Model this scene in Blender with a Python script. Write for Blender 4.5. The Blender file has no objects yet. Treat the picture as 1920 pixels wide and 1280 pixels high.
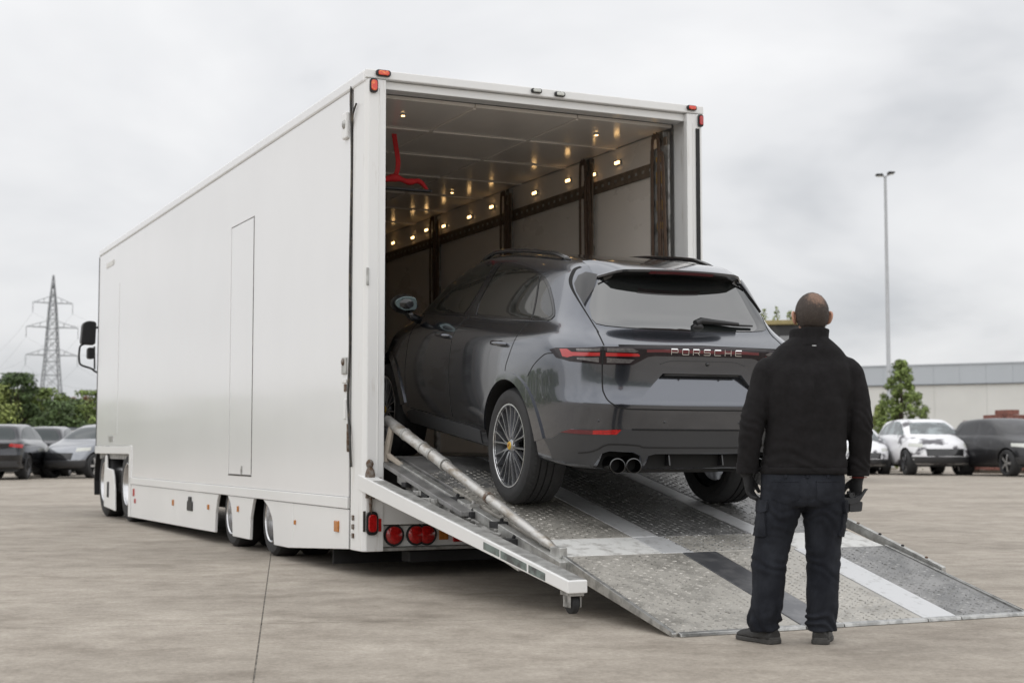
import bpy, bmesh, math, random
from math import sin, cos, pi, radians
from mathutils import Vector, Matrix, noise
from mathutils.bvhtree import BVHTree
from mathutils.geometry import delaunay_2d_cdt
from mathutils.kdtree import KDTree

SC = bpy.context.scene
COL = SC.collection
# ------------------------------------------------------------------ camera
cam = bpy.data.cameras.new('camera'); cam_o = bpy.data.objects.new('camera', cam); COL.objects.link(cam_o)
cam.lens = 52.5; cam.sensor_width = 36; cam.clip_start = .1; cam.clip_end = 4000
CAM_H = 1.01
cam_o.location = (0, 0, CAM_H); cam_o.rotation_euler = (radians(90) + math.atan((839-640)/2800), 0, 0)
cam.dof.use_dof = True; cam.dof.focus_distance = 9.6; cam.dof.aperture_fstop = 3.2
SC.camera = cam_o
# ------------------------------------------------------------------ overcast sky
SUN_EL, SUN_AZ = radians(52), radians(200)          # azimuth clockwise from +Y : behind and left of the viewer
w = bpy.data.worlds.new('World'); SC.world = w; w.use_nodes = True
nt = w.node_tree; nt.nodes.clear()
def wn(t, **k):
    n = nt.nodes.new(t)
    for a, b in k.items(): setattr(n, a, b)
    return n
out = wn('ShaderNodeOutputWorld'); bg = wn('ShaderNodeBackground'); bg.inputs['Strength'].default_value = .1
nis = wn('ShaderNodeTexSky', sky_type='NISHITA', sun_disc=False, sun_elevation=SUN_EL, sun_rotation=SUN_AZ)
tc = wn('ShaderNodeTexCoord')
sep = wn('ShaderNodeSeparateXYZ'); nt.links.new(tc.outputs['Generated'], sep.inputs[0])
# project the direction on a cloud deck so that clouds flatten towards the horizon
zc = wn('ShaderNodeMath', operation='ADD'); zc.inputs[1].default_value = .40; nt.links.new(sep.outputs['Z'], zc.inputs[0])
zm = wn('ShaderNodeMath', operation='MAXIMUM'); zm.inputs[1].default_value = .05; nt.links.new(zc.outputs[0], zm.inputs[0])
dx = wn('ShaderNodeMath', operation='DIVIDE'); nt.links.new(sep.outputs['X'], dx.inputs[0]); nt.links.new(zm.outputs[0], dx.inputs[1])
dy = wn('ShaderNodeMath', operation='DIVIDE'); nt.links.new(sep.outputs['Y'], dy.inputs[0]); nt.links.new(zm.outputs[0], dy.inputs[1])
cmb = wn('ShaderNodeCombineXYZ'); nt.links.new(dx.outputs[0], cmb.inputs[0]); nt.links.new(dy.outputs[0], cmb.inputs[1])
n1 = wn('ShaderNodeTexNoise'); n1.inputs['Scale'].default_value = 1.9; n1.inputs['Detail'].default_value = 5; n1.inputs['Roughness'].default_value = .5
n1.inputs['Distortion'].default_value = .25
nt.links.new(cmb.outputs[0], n1.inputs['Vector'])
ramp = wn('ShaderNodeValToRGB'); nt.links.new(n1.outputs['Fac'], ramp.inputs[0])
e = ramp.color_ramp.elements
e[0].position = .33; e[0].color = (.55, .565, .59, 1)
e[1].position = .64; e[1].color = (.90, .90, .905, 1)
m = e.new(.47); m.color = (.77, .775, .79, 1)
# overcast decks brighten gently towards the zenith
zr = wn('ShaderNodeMapRange'); zr.inputs[1].default_value = 0; zr.inputs[2].default_value = 1; zr.inputs[3].default_value = .97; zr.inputs[4].default_value = 1.5
nt.links.new(sep.outputs['Z'], zr.inputs[0])
vm = wn('ShaderNodeVectorMath', operation='SCALE'); nt.links.new(ramp.outputs[0], vm.inputs[0]); nt.links.new(zr.outputs[0], vm.inputs['Scale'])
v10 = wn('ShaderNodeVectorMath', operation='SCALE'); v10.inputs['Scale'].default_value = 10; nt.links.new(vm.outputs[0], v10.inputs[0])
mx = wn('ShaderNodeMix', data_type='RGBA'); mx.inputs[0].default_value = .95
nt.links.new(nis.outputs[0], mx.inputs[6]); nt.links.new(v10.outputs[0], mx.inputs[7])
nt.links.new(mx.outputs[2], bg.inputs['Color']); nt.links.new(bg.outputs[0], out.inputs[0])
# ------------------------------------------------------------------ sun behind cloud
sun = bpy.data.lights.new('sun', 'SUN'); sun.energy = 1.5; sun.angle = radians(150); sun.color = (1, .985, .965)
sun_o = bpy.data.objects.new('sun', sun); COL.objects.link(sun_o)
sd = Vector((sin(SUN_AZ)*cos(SUN_EL), cos(SUN_AZ)*cos(SUN_EL), sin(SUN_EL)))
sun_o.rotation_euler = sd.to_track_quat('Z', 'Y').to_euler(); sun_o.location = sd*60
vs = SC.view_settings
vs.view_transform = 'Standard'; vs.look = 'None'; vs.gamma = 1; vs.use_curve_mapping = False; vs.exposure = 0
SC.cycles.max_bounces = 7; SC.cycles.use_denoising = True

# ------------------------------------------------------------------ helpers
def tag(o, label=None, cat=None, group=None, kind=None):
    if label: o['label'] = label
    if cat: o['category'] = cat
    if group: o['group'] = group
    if kind: o['kind'] = kind
    return o
def thing(name, label, cat, loc=(0, 0, 0), rot=(0, 0, 0), group=None):
    o = bpy.data.objects.new(name, None); COL.objects.link(o); o.empty_display_size = .2
    o.location = loc; o.rotation_euler = rot
    return tag(o, label, cat, group)
def kids(o): return [c for c in bpy.data.objects if c.parent == o]
def copy_tree(o, parent=None):
    c = o.copy(); COL.objects.link(c)
    if parent: c.parent = parent
    for k in list(o.children): copy_tree(k, c)
    return c
def lerp(a, b, t): return a + (b-a)*t

class MB:
    def __init__(s): s.v, s.f, s.m = [], [], []
    def add(s, v, f, mi=0):
        n = len(s.v); s.v += [tuple(p) for p in v]; s.f += [tuple(i+n for i in q) for q in f]; s.m += [mi]*len(f); return s
    def box(s, x0, x1, y0, y1, z0, z1, mi=0):
        return s.add([(x0,y0,z0),(x1,y0,z0),(x1,y1,z0),(x0,y1,z0),(x0,y0,z1),(x1,y0,z1),(x1,y1,z1),(x0,y1,z1)],
                     [(0,3,2,1),(4,5,6,7),(0,1,5,4),(1,2,6,5),(2,3,7,6),(3,0,4,7)], mi)
    def hexa(s, p, mi=0):      # 8 corners: lower 4 (ccw) upper 4
        return s.add(p, [(0,3,2,1),(4,5,6,7),(0,1,5,4),(1,2,6,5),(2,3,7,6),(3,0,4,7)], mi)
    def prism(s, poly, axis, a, b, mi=0):   # 2D polygon extruded along axis
        n = len(poly)
        def P(q, t):
            if axis == 'x': return (t, q[0], q[1])
            if axis == 'y': return (q[0], t, q[1])
            return (q[0], q[1], t)
        v = [P(q, a) for q in poly] + [P(q, b) for q in poly]
        f = [tuple(range(n))[::-1], tuple(range(n, 2*n))] + [(i, (i+1) % n, n+(i+1) % n, n+i) for i in range(n)]
        return s.add(v, f, mi)
    def tube(s, pts, r, n=10, cap=True, mi=0):
        pts = [Vector(p) for p in pts]; rs = r if isinstance(r, (list, tuple)) else [r]*len(pts)
        rings = []; up = None
        for i, p in enumerate(pts):
            t = (pts[min(i+1, len(pts)-1)] - pts[max(i-1, 0)]).normalized()
            if up is None: up = Vector((0, 0, 1)) if abs(t.z) < .9 else Vector((1, 0, 0))
            a = t.cross(up).normalized(); b = a.cross(t).normalized(); up = b
            rings.append([p + (a*cos(2*pi*k/n) + b*sin(2*pi*k/n))*rs[i] for k in range(n)])
        v = [q for r_ in rings for q in r_]
        f = [(i*n+k, i*n+(k+1) % n, (i+1)*n+(k+1) % n, (i+1)*n+k) for i in range(len(pts)-1) for k in range(n)]
        if cap: f += [tuple(range(n))[::-1], tuple(range((len(pts)-1)*n, len(pts)*n))]
        return s.add(v, f, mi)
    def lathe(s, prof, axis='x', c=(0, 0, 0), n=48, mi=0, close=False):   # profile: (radius, along axis)
        v, f = [], []; k = len(prof)
        for j in range(n):
            a = 2*pi*j/n
            for r, h in prof:
                if axis == 'x': p = (h, r*cos(a), r*sin(a))
                elif axis == 'y': p = (r*sin(a), h, r*cos(a))
                else: p = (r*cos(a), r*sin(a), h)
                v.append((p[0]+c[0], p[1]+c[1], p[2]+c[2]))
        for j in range(n):
            jn = (j+1) % n
            for i in range(k-1 if not close else k):
                f.append((j*k+i, jn*k+i, jn*k+(i+1) % k, j*k+(i+1) % k))
        return s.add(v, f, mi)
    def sphere(s, c, r, n=12, m=8, mi=0):
        rx, ry, rz = r if isinstance(r, tuple) else (r, r, r)
        v = [(c[0], c[1], c[2]-rz)]
        for i in range(1, m):
            t = -pi/2 + pi*i/m
            v += [(c[0]+rx*cos(t)*cos(2*pi*k/n), c[1]+ry*cos(t)*sin(2*pi*k/n), c[2]+rz*sin(t)) for k in range(n)]
        v.append((c[0], c[1], c[2]+rz)); L = len(v)-1
        f = [(0, 1+(k+1) % n, 1+k) for k in range(n)]
        for i in range(m-2):
            f += [(1+i*n+k, 1+i*n+(k+1) % n, 1+(i+1)*n+(k+1) % n, 1+(i+1)*n+k) for k in range(n)]
        f += [(1+(m-2)*n+k, 1+(m-2)*n+(k+1) % n, L) for k in range(n)]
        return s.add(v, f, mi)
    def mesh(s, name):
        me = bpy.data.meshes.new(name); me.from_pydata(s.v, [], s.f)
        if any(s.m): me.polygons.foreach_set('material_index', s.m)
        me.update(); return me
    def build(s, name, mat, parent=None, smooth=None, bevel=0, loc=None, recalc=True):
        me = s.mesh(name)
        return mobj(name, me, mat, parent, smooth, bevel, loc, recalc)
def mobj(name, me, mat, parent=None, smooth=None, bevel=0, loc=None, recalc=True):
    if recalc:
        bm = bmesh.new(); bm.from_mesh(me); bmesh.ops.recalc_face_normals(bm, faces=bm.faces); bm.to_mesh(me); bm.free()
    o = bpy.data.objects.new(name, me); COL.objects.link(o)
    for mm in (mat if isinstance(mat, (list, tuple)) else [mat]): me.materials.append(mm)
    if parent: o.parent = parent
    if loc: o.location = loc
    if smooth:
        me.polygons.foreach_set('use_smooth', [True]*len(me.polygons))
        if smooth is not True: me.set_sharp_from_angle(angle=radians(smooth))
    if bevel:
        b = o.modifiers.new('bevel', 'BEVEL'); b.width = bevel; b.segments = 2; b.limit_method = 'ANGLE'; b.angle_limit = radians(35)
        b.harden_normals = False
    return o
def inst(o, parent=None, loc=None, rot=None, scale=None):
    c = o.copy(); COL.objects.link(c)
    if parent: c.parent = parent
    if loc is not None: c.location = loc
    if rot is not None: c.rotation_euler = rot
    if scale is not None: c.scale = scale
    return c
def spline(pts, n=8, closed=False):
    pts = [Vector(p) for p in pts]; N = len(pts); out = []
    for i in range(N if closed else N-1):
        if closed: p0, p1, p2, p3 = pts[(i-1) % N], pts[i], pts[(i+1) % N], pts[(i+2) % N]
        else: p0, p1, p2, p3 = pts[max(i-1, 0)], pts[i], pts[i+1], pts[min(i+2, N-1)]
        for k in range(n):
            t = k/n
            out.append(.5*((2*p1) + (p2-p0)*t + (2*p0-5*p1+4*p2-p3)*t*t + (3*p1-p0-3*p2+p3)*t**3))
    if not closed: out.append(pts[-1].copy())
    return out
def rounded(poly, r, n=4):
    out = []; N = len(poly)
    rr = r if isinstance(r, (list, tuple)) else [r]*N
    for i in range(N):
        p, a, b = Vector(poly[i]), Vector(poly[i-1]), Vector(poly[(i+1) % N])
        d0 = min(rr[i], (a-p).length*.48); d1 = min(rr[i], (b-p).length*.48)
        if rr[i] <= 0: out.append(p); continue
        q0 = p + (a-p).normalized()*d0; q1 = p + (b-p).normalized()*d1
        for k in range(n+1):
            t = k/n; out.append(q0*(1-t)**2 + p*2*t*(1-t) + q1*t*t)
    return [tuple(q) for q in out]

# ------------------------------------------------------------------ materials
def material(name, col, rough=.5, metal=0, coat=0, spec=.5, var=0, vscale=4, stretch=(1, 1, 1), bump=0, bscale=60,
             col2=None, thr=(.45, .6), emit=None, estr=0, rvar=0, coord='Object', coatr=.05, sheen=0, trans=0):
    m = bpy.data.materials.new(name); m.use_nodes = True; t = m.node_tree; b = t.nodes['Principled BSDF']
    L = t.links.new
    b.inputs['Roughness'].default_value = rough; b.inputs['Metallic'].default_value = metal
    b.inputs['Coat Weight'].default_value = coat; b.inputs['Coat Roughness'].default_value = coatr
    b.inputs['Specular IOR Level'].default_value = spec
    if sheen: b.inputs['Sheen Weight'].default_value = sheen
    if trans: b.inputs['Transmission Weight'].default_value = trans
    c = tuple(col) + (1,)
    b.inputs['Base Color'].default_value = c
    if var or col2 or bump or rvar:
        tcn = t.nodes.new('ShaderNodeTexCoord'); mp = t.nodes.new('ShaderNodeMapping'); mp.inputs['Scale'].default_value = stretch
        L(tcn.outputs[coord], mp.inputs['Vector'])
    if var or col2 or rvar:
        nz = t.nodes.new('ShaderNodeTexNoise'); nz.inputs['Scale'].default_value = vscale; nz.inputs['Detail'].default_value = 6
        nz.inputs['Roughness'].default_value = .6; L(mp.outputs[0], nz.inputs['Vector'])
    if col2:
        r = t.nodes.new('ShaderNodeValToRGB'); L(nz.outputs['Fac'], r.inputs[0])
        r.color_ramp.elements[0].position = thr[0]; r.color_ramp.elements[0].color = c
        r.color_ramp.elements[1].position = thr[1]; r.color_ramp.elements[1].color = tuple(col2) + (1,)
        L(r.outputs[0], b.inputs['Base Color'])
    elif var:
        r = t.nodes.new('ShaderNodeValToRGB'); L(nz.outputs['Fac'], r.inputs[0])
        r.color_ramp.elements[0].position = .25; r.color_ramp.elements[0].color = tuple(x*(1-var) for x in col) + (1,)
        r.color_ramp.elements[1].position = .75; r.color_ramp.elements[1].color = tuple(min(1, x*(1+var)) for x in col) + (1,)
        L(r.outputs[0], b.inputs['Base Color'])
    if rvar:
        mr = t.nodes.new('ShaderNodeMapRange'); mr.inputs[1].default_value = .3; mr.inputs[2].default_value = .7
        mr.inputs[3].default_value = max(.02, rough-rvar); mr.inputs[4].default_value = rough+rvar
        L(nz.outputs['Fac'], mr.inputs[0]); L(mr.outputs[0], b.inputs['Roughness'])
    if bump:
        n2 = t.nodes.new('ShaderNodeTexNoise'); n2.inputs['Scale'].default_value = bscale; n2.inputs['Detail'].default_value = 5
        L(mp.outputs[0], n2.inputs['Vector'])
        bp = t.nodes.new('ShaderNodeBump'); bp.inputs['Strength'].default_value = bump; bp.inputs['Distance'].default_value = .02
        L(n2.outputs['Fac'], bp.inputs['Height']); L(bp.outputs[0], b.inputs['Normal'])
    if emit:
        b.inputs['Emission Color'].default_value = tuple(emit) + (1,); b.inputs['Emission Strength'].default_value = estr
    return m
M = {}
M['white'] = material('trailer_white_paint', (.80, .80, .80), .20, coat=.35, spec=.5, var=.02, vscale=.8, coatr=.08, bump=.012, bscale=1.1)
M['white_trim'] = material('white_painted_metal', (.78, .78, .77), .30, spec=.5, var=.035, vscale=.9)
M['white_dirty'] = material('scuffed_white_paint', (.50, .49, .46), .4, col2=(.70, .69, .66), vscale=5, thr=(.34, .55), stretch=(1, .5, 1), bump=.05)
M['post_white'] = material('weathered_white_post', (.79, .79, .78), .30, col2=(.50, .46, .40), thr=(.60, .82), vscale=5, stretch=(3, 3, .35))
M['rubber'] = material('black_rubber', (.018, .018, .019), .75, var=.3, vscale=20)
M['tyre'] = material('tyre_rubber', (.022, .022, .023), .72, var=.25, vscale=25, bump=.06, bscale=160)
M['black'] = material('black_plastic', (.012, .012, .013), .45)
M['seal'] = material('weathered_seal', (.035, .034, .032), .6, col2=(.16, .13, .09), vscale=16, thr=(.5, .7), bump=.2, bscale=60)
M['chassis'] = material('dark_chassis_steel', (.02, .02, .021), .6, var=.4, vscale=6)
M['rust'] = material('rusty_steel', (.10, .055, .03), .8, col2=(.22, .20, .18), vscale=26, thr=(.42, .62), bump=.3, bscale=80)
M['galv'] = material('galvanised_steel', (.52, .52, .50), .42, metal=.6, col2=(.33, .325, .31), vscale=11, thr=(.40, .62), bump=.08, bscale=45)
M['galv_dirty'] = material('oily_galvanised_steel', (.12, .118, .11), .5, metal=.5, col2=(.42, .415, .40), vscale=9, thr=(.38, .56), bump=.2, bscale=40)
M['steel'] = material('polished_steel_tube', (.54, .53, .51), .42, metal=.6, col2=(.27, .23, .18), vscale=12, thr=(.46, .66), stretch=(1, .4, 1), bump=.04)
M['alu'] = material('wheel_alloy', (.62, .62, .63), .25, metal=1, var=.1, vscale=5)
M['orange'] = material('amber_lens', (.46, .17, .03), .25, coat=.3, var=.35, vscale=70)
M['red'] = material('red_lens', (.42, .012, .012), .15, coat=.7, var=.45, vscale=60)
M['redlit'] = material('red_marker_lens', (.55, .03, .02), .15, coat=.5, col2=(.85, .28, .05), vscale=34, thr=(.5, .66), emit=(1, .12, .04), estr=.12)
M['clear'] = material('clear_lens', (.55, .56, .52), .12, coat=.6, var=.2, vscale=40)
M['lamp_warm'] = material('warm_lamp', (.9, .7, .4), .4, emit=(1, .60, .24), estr=6)
M['inner_wall'] = material('trailer_lining', (.86, .80, .73), .30, spec=.5, var=.05, vscale=1.6, stretch=(1, .5, 1), rvar=.06, bump=.05, bscale=2.2)
M['inner_ceil'] = material('trailer_ceiling', (.88, .83, .77), .16, spec=.8, var=.06, vscale=2, stretch=(1, .4, 1), bump=.16, bscale=2.6)
M['track'] = material('lashing_rail_steel', (.20, .155, .115), .5, metal=.3, var=.4, vscale=12)
M['strap_dark'] = material('dark_strap', (.13, .085, .06), .75, var=.3, vscale=20)
M['strap_yellow'] = material('yellow_strap', (.42, .25, .045), .7, var=.4, vscale=18)
M['strap_red'] = material('red_strap', (.50, .012, .016), .7, var=.2, vscale=14)
M['plank'] = material('light_timber', (.42, .37, .31), .7, var=.25, vscale=10)
# ------------------------------------------------------------------ ground: cast concrete yard
def concrete_mat():
    m = bpy.data.materials.new('yard_concrete'); m.use_nodes = True; t = m.node_tree; b = t.nodes['Principled BSDF']; L = t.links.new
    tcn = t.nodes.new('ShaderNodeTexCoord'); geo = t.nodes.new('ShaderNodeNewGeometry')
    def nz(scale, detail, rough=.6, st=(1, 1, 1), dist=0):
        mp = t.nodes.new('ShaderNodeMapping'); mp.inputs['Scale'].default_value = st; L(geo.outputs['Position'], mp.inputs['Vector'])
        n = t.nodes.new('ShaderNodeTexNoise'); n.inputs['Scale'].default_value = scale; n.inputs['Detail'].default_value = detail
        n.inputs['Roughness'].default_value = rough; n.inputs['Distortion'].default_value = dist; L(mp.outputs[0], n.inputs['Vector']); return n
    big = nz(.32, 5, .6); mid = nz(3.2, 10, .74); fine = nz(34, 7, .8); streak = nz(.9, 8, .7, (.8, 1.0, 1))
    def ramp(n, p0, c0, p1, c1):
        r = t.nodes.new('ShaderNodeValToRGB'); L(n.outputs['Fac'], r.inputs[0])
        r.color_ramp.elements[0].position = p0; r.color_ramp.elements[0].color = c0 + (1,)
        r.color_ramp.elements[1].position = p1; r.color_ramp.elements[1].color = c1 + (1,); return r
    base = ramp(mid, .28, (.275, .244, .205), .66, (.450, .410, .355))
    r2 = ramp(big, .34, (.80, .785, .77), .62, (1.06, 1.05, 1.04)); r3 = ramp(fine, .32, (.72, .715, .71), .68, (1.2, 1.2, 1.2)); r4 = ramp(streak, .3, (.86, .85, .84), .62, (1.03, 1.03, 1.03))
    def mul(a, bb):
        x = t.nodes.new('ShaderNodeMix'); x.data_type = 'RGBA'; x.blend_type = 'MULTIPLY'; x.inputs[0].default_value = 1
        L(a, x.inputs[6]); L(bb, x.inputs[7]); return x.outputs[2]
    c = mul(mul(mul(base.outputs[0], r2.outputs[0]), r3.outputs[0]), r4.outputs[0])
    # dark oil and tyre stains
    st = nz(1.5, 8, .72, (.8, 1.0, 1), .15); rs = ramp(st, .50, (1, 1, 1), .70, (.70, .68, .66)); c = mul(c, rs.outputs[0])
    sp_ = nz(240, 2, .6); rp_ = ramp(sp_, .60, (1, 1, 1), .70, (.62, .60, .58)); c = mul(c, rp_.outputs[0])
    L(c, b.inputs['Base Color']); b.inputs['Roughness'].default_value = .78; b.inputs['Specular IOR Level'].default_value = .35
    bp = t.nodes.new('ShaderNodeBump'); bp.inputs['Strength'].default_value = .6; bp.inputs['Distance'].default_value = .008
    f2 = nz(38, 6, .7); L(f2.outputs['Fac'], bp.inputs['Height']); L(bp.outputs[0], b.inputs['Normal'])
    return m
M['concrete'] = concrete_mat()
gm = MB(); R = 1500
gm.add([(-R, -R, -.012), (R, -R, -.012), (R, R, -.012), (-R, R, -.012)], [(0, 1, 2, 3)])
ground = gm.build('ground', M['concrete'], recalc=False); tag(ground, kind='structure')
# cast bays with open joints ; the joint grid is skewed like the yard
JA = radians(-8.6); ju = Vector((sin(JA), cos(JA), 0)); jv = Vector((cos(JA), -sin(JA), 0)); J0 = Vector((-1.444, 8.70, 0))
BAYU, BAYV, GAP = 6.4, 7.2, .0042
slab_me = None
for a in range(-3, 4):
    for b_ in range(-2, 8):
        if slab_me is None:
            mb = MB(); mb.box(GAP, BAYV-GAP, GAP, BAYU-GAP, -.010, 0)
            so = mb.build('concrete_slab', M['concrete'], ground); slab_me = so
        else: so = inst(slab_me, ground)
        so.location = J0 + jv*(a*BAYV) + ju*(b_*BAYU); so.rotation_euler = (0, 0, -JA)

# sandy filler lying low in the joints
M['filler'] = material('joint_filler', (.10, .09, .075), .95, col2=(.24, .22, .19), vscale=9, thr=(.45, .60))
for b_ in range(-2, 2):
    for a in (0,):
        MB().box(-.0038, .0038, .02, BAYU-.02, -.011, -.0035).build('joint_filler', M['filler'], ground, loc=None).location = J0 + jv*(a*BAYV) + ju*(b_*BAYU)
for o in [q for q in ground.children if q.name.startswith('joint_filler')]: o.rotation_euler = (0, 0, -JA)
# ------------------------------------------------------------------ enclosed car-carrying trailer ; local X right, Y forward, Z up
W, L, HT = 3.14, 12.1, 4.0
FL = .94                                  # deck height
TR_LOC = (-1.157, 11.65, 0); TR_ROT = (0, 0, .437)
tr = thing('car_transport_trailer', 'long white enclosed trailer standing with its rear end open over the ramp', 'trailer', TR_LOC, TR_ROT)
def plate(cuts_a, cuts_b, holes, axis, t0, t1, mb=None):
    """sheet between t0 and t1 on axis, cells of a grid left out where a hole is"""
    mb = mb or MB()
    na, nb = len(cuts_a)-1, len(cuts_b)-1
    def solid(i, j):
        if i < 0 or j < 0 or i >= na or j >= nb: return False
        a, b = (cuts_a[i]+cuts_a[i+1])/2, (cuts_b[j]+cuts_b[j+1])/2
        return not any(h[0] < a < h[1] and h[2] < b < h[3] for h in holes)
    def P(a, b, t):
        return (t, a, b) if axis == 'x' else (a, t, b) if axis == 'y' else (a, b, t)
    for i in range(na):
        for j in range(nb):
            if not solid(i, j): continue
            a0, a1, b0, b1 = cuts_a[i], cuts_a[i+1], cuts_b[j], cuts_b[j+1]
            for t in (t0, t1): mb.add([P(a0,b0,t),P(a1,b0,t),P(a1,b1,t),P(a0,b1,t)], [(0,1,2,3)])
            if not solid(i-1, j): mb.add([P(a0,b0,t0),P(a0,b1,t0),P(a0,b1,t1),P(a0,b0,t1)], [(0,1,2,3)])
            if not solid(i+1, j): mb.add([P(a1,b0,t0),P(a1,b1,t0),P(a1,b1,t1),P(a1,b0,t1)], [(0,1,2,3)])
            if not solid(i, j-1): mb.add([P(a0,b0,t0),P(a1,b0,t0),P(a1,b0,t1),P(a0,b0,t1)], [(0,1,2,3)])
            if not solid(i, j+1): mb.add([P(a0,b1,t0),P(a1,b1,t0),P(a1,b1,t1),P(a0,b1,t1)], [(0,1,2,3)])
    return mb
def weld(o):
    bm = bmesh.new(); bm.from_mesh(o.data); bmesh.ops.remove_doubles(bm, verts=bm.verts, dist=1e-4)
    bmesh.ops.recalc_face_normals(bm, faces=bm.faces); bm.to_mesh(o.data); bm.free(); return o
DU0, DU1, DZ0, DZ1 = 3.27, 4.16, .73, 3.29            # side door
PZ0, PZ1 = .62, 3.90
side = weld(plate([.345, DU0, DU1, 9.46, L], [PZ0, DZ0, 1.04, DZ1, PZ1], [(DU0, DU1, DZ0, DZ1), (9.46, L, PZ0, 1.04)], 'x', .0, .05).build('side_panel', M['white'], tr))
side['label'] = 'white left side panel with a narrow service door'
rs = weld(plate([.345, 9.46, L], [PZ0, 1.04, PZ1], [(9.46, L, PZ0, 1.04)], 'x', W-.05, W).build('side_panel', M['white'], tr))
door = MB().box(.002, .045, DU0+.012, DU1-.008, DZ0+.012, DZ1-.008).build('service_door', M['white'], tr, bevel=.004)
door_h = MB().box(-.004, .01, 3.62, 3.66, .79, .83).box(-.008, .004, 3.625, 3.655, .74, .80).build('door_latch', M['galv'], door)
MB().box(.02, .05, DU0, DU1, DZ0, DZ1).build('door_seal', M['seal'], tr)
MB().box(-.003, .012, DU0-.002, DU0+.011, DZ0+.02, DZ1).build('door_edge_trim', M['seal'], door)
MB().box(-.003, .012, DU0, DU1, DZ0-.001, DZ0+.010).build('door_edge_trim', M['seal'], door)
# second, faint door near the front
fd = MB().box(-.004, .0, 10.42, 10.95, 1.2, 3.34).build('service_door', M['white'], tr, bevel=.002); fd['label'] = 'faint front service door on the left side'
MB().box(-.012, -.002, 10.75, 11.05, 1.10, 1.135).box(-.012, -.002, 10.75, 11.05, 1.15, 1.175).build('vent', M['galv'], tr)
# roof, cant rails
MB().box(0, W, .02, L, HT-.05, HT-.004).build('roof_panel', M['white'], tr, bevel=.02)
for x0, x1 in ((-.012, .05), (W-.05, W+.012)):
    MB().box(x0, x1, .02, L, PZ1+.004, HT+.004).build('cant_rail', M['white'], tr, bevel=.018)
# rubbing strake along the foot of the side panel
MB().box(-.012, .04, .345, 9.46, .525, .617).build('rub_rail', M['white_trim'], tr, bevel=.006)
MB().box(-.012, .04, 9.47, L+.05, .925, 1.035).build('rub_rail', M['white_trim'], tr, bevel=.006)
MB().box(-.012, .04, 9.32, 9.465, .088, 1.04).build('corner_plate', M['white_trim'], tr, bevel=.006)
MB().box(W-.04, W+.012, .345, 9.46, .525, .617).build('rub_rail', M['white_trim'], tr, bevel=.006)
# skirts : separate panels with cut-away wheel openings
SZ0, SZ1 = .118, .52
def skirt(poly, lab=None):
    mb = MB(); mb.prism(poly, 'x', .0, .03)
    o = mb.build('skirt_panel', M['white_trim'], tr, bevel=.005)
    if lab: o['label'] = lab
    mb2 = MB(); mb2.prism([(a, b) for a, b in poly], 'x', W-.03, W); mb2.build('skirt_panel', M['white_trim'], tr, bevel=.005)
    return o
skirt([(.345, .207), (1.86, .126), (1.86, SZ1), (.345, SZ1)], 'rear white skirt panel with an amber side lamp')
skirt([(1.866, .126), (2.0, SZ0), (2.46, SZ0), (2.51, .34), (2.64, .45), (2.84, SZ1), (1.866, SZ1)])
skirt([(3.305, SZ0), (3.96, SZ0), (3.985, .32), (4.05, .44), (4.18, SZ1), (3.17, SZ1), (3.22, .45), (3.285, .32)])
skirt([(4.70, SZ0), (6.58, .105), (6.58, SZ1), (4.56, SZ1), (4.62, .45), (4.68, .32)])
skirt([(6.586, .105), (9.31, .088), (9.31, SZ1), (6.586, SZ1)])
# side lamps, plates and scuffs on the skirts
for u, z, mt, s in ((.62, .375, 'orange', (.10, .045)), (1.78, .355, 'orange', (.028, .02)), (3.74, .40, 'orange', (.03, .03)), (4.98, .375, 'orange', (.05, .028)), (6.72, .365, 'orange', (.05, .035)), (9.12, .42, 'red', (.06, .05)), (9.02, .31, 'red', (.05, .03))):
    o = MB().box(-.016, .004, u-s[0]/2, u+s[0]/2, z-s[1], z+s[1]).build('side_marker_lamp', M[mt], tr, bevel=.006)
tb = MB().box(-.012, .006, 5.72, 5.98, .30, .41).box(-.014, .006, 5.78, 5.92, .40, .46).build('coupling_box', M['black'], tr, bevel=.008)
# ---- rear portal frame
PW = .172
def post(x0, x1, flip):
    s = -1 if flip else 1
    o = x1 if flip else x0
    mb = MB()
    mb.prism([(o, .30), (o, .035), (o+s*.03, .0), (o+s*PW, .0), (o+s*PW, .06), (o+s*.13, .07), (o+s*.13, .30)], 'z', .205, 3.93)
    p = mb.build('corner_post', M['post_white'], tr, bevel=.007)
    MB().box(*(sorted((o+s*.112, o+s*.120))), -.006, .02, .62, 3.86).build('post_rib', M['white_trim'], p, bevel=.003)
    return p
pl = post(0, PW, False); pr = post(W-PW, W, True)
# dark seal gap beside each post, with a loose cable on the near side
MB().box(.012, .05, .302, .344, .215, 3.93).build('post_seal', M['seal'], tr)
MB().box(W-.05, W-.012, .302, .344, .215, 3.93).build('post_seal', M['seal'], tr)
MB().box(W-.085, W-.05, -.012, .004, 1.2, 3.80).build('post_seal', M['rubber'], pr)
pts = spline([(-.008, .325, 3.93), (-.012, .33, 3.80), (-.006, .31, 3.3), (-.010, .325, 2.4), (-.008, .318, 1.8), (-.016, .33, 1.45), (-.014, .318, 1.25), (-.02, .27, 1.12), (-.018, .25, .95), (-.012, .26, .86)], 6)
MB().tube(pts, .010, 7).build('loose_cable', M['seal'], tr, smooth=True)
pts = spline([(-.004, .322, 3.55), (-.018, .26, 3.68), (-.016, .18, 3.76)], 6); MB().tube(pts, .008, 7).build('loose_cable', M['seal'], tr, smooth=True)
pts = spline([(-.010, .335, 1.2), (-.014, .325, 1.05), (-.006, .34, .98)], 5); MB().tube(pts, .014, 7).build('torn_seal', M['rust'], tr, smooth=True)
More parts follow.
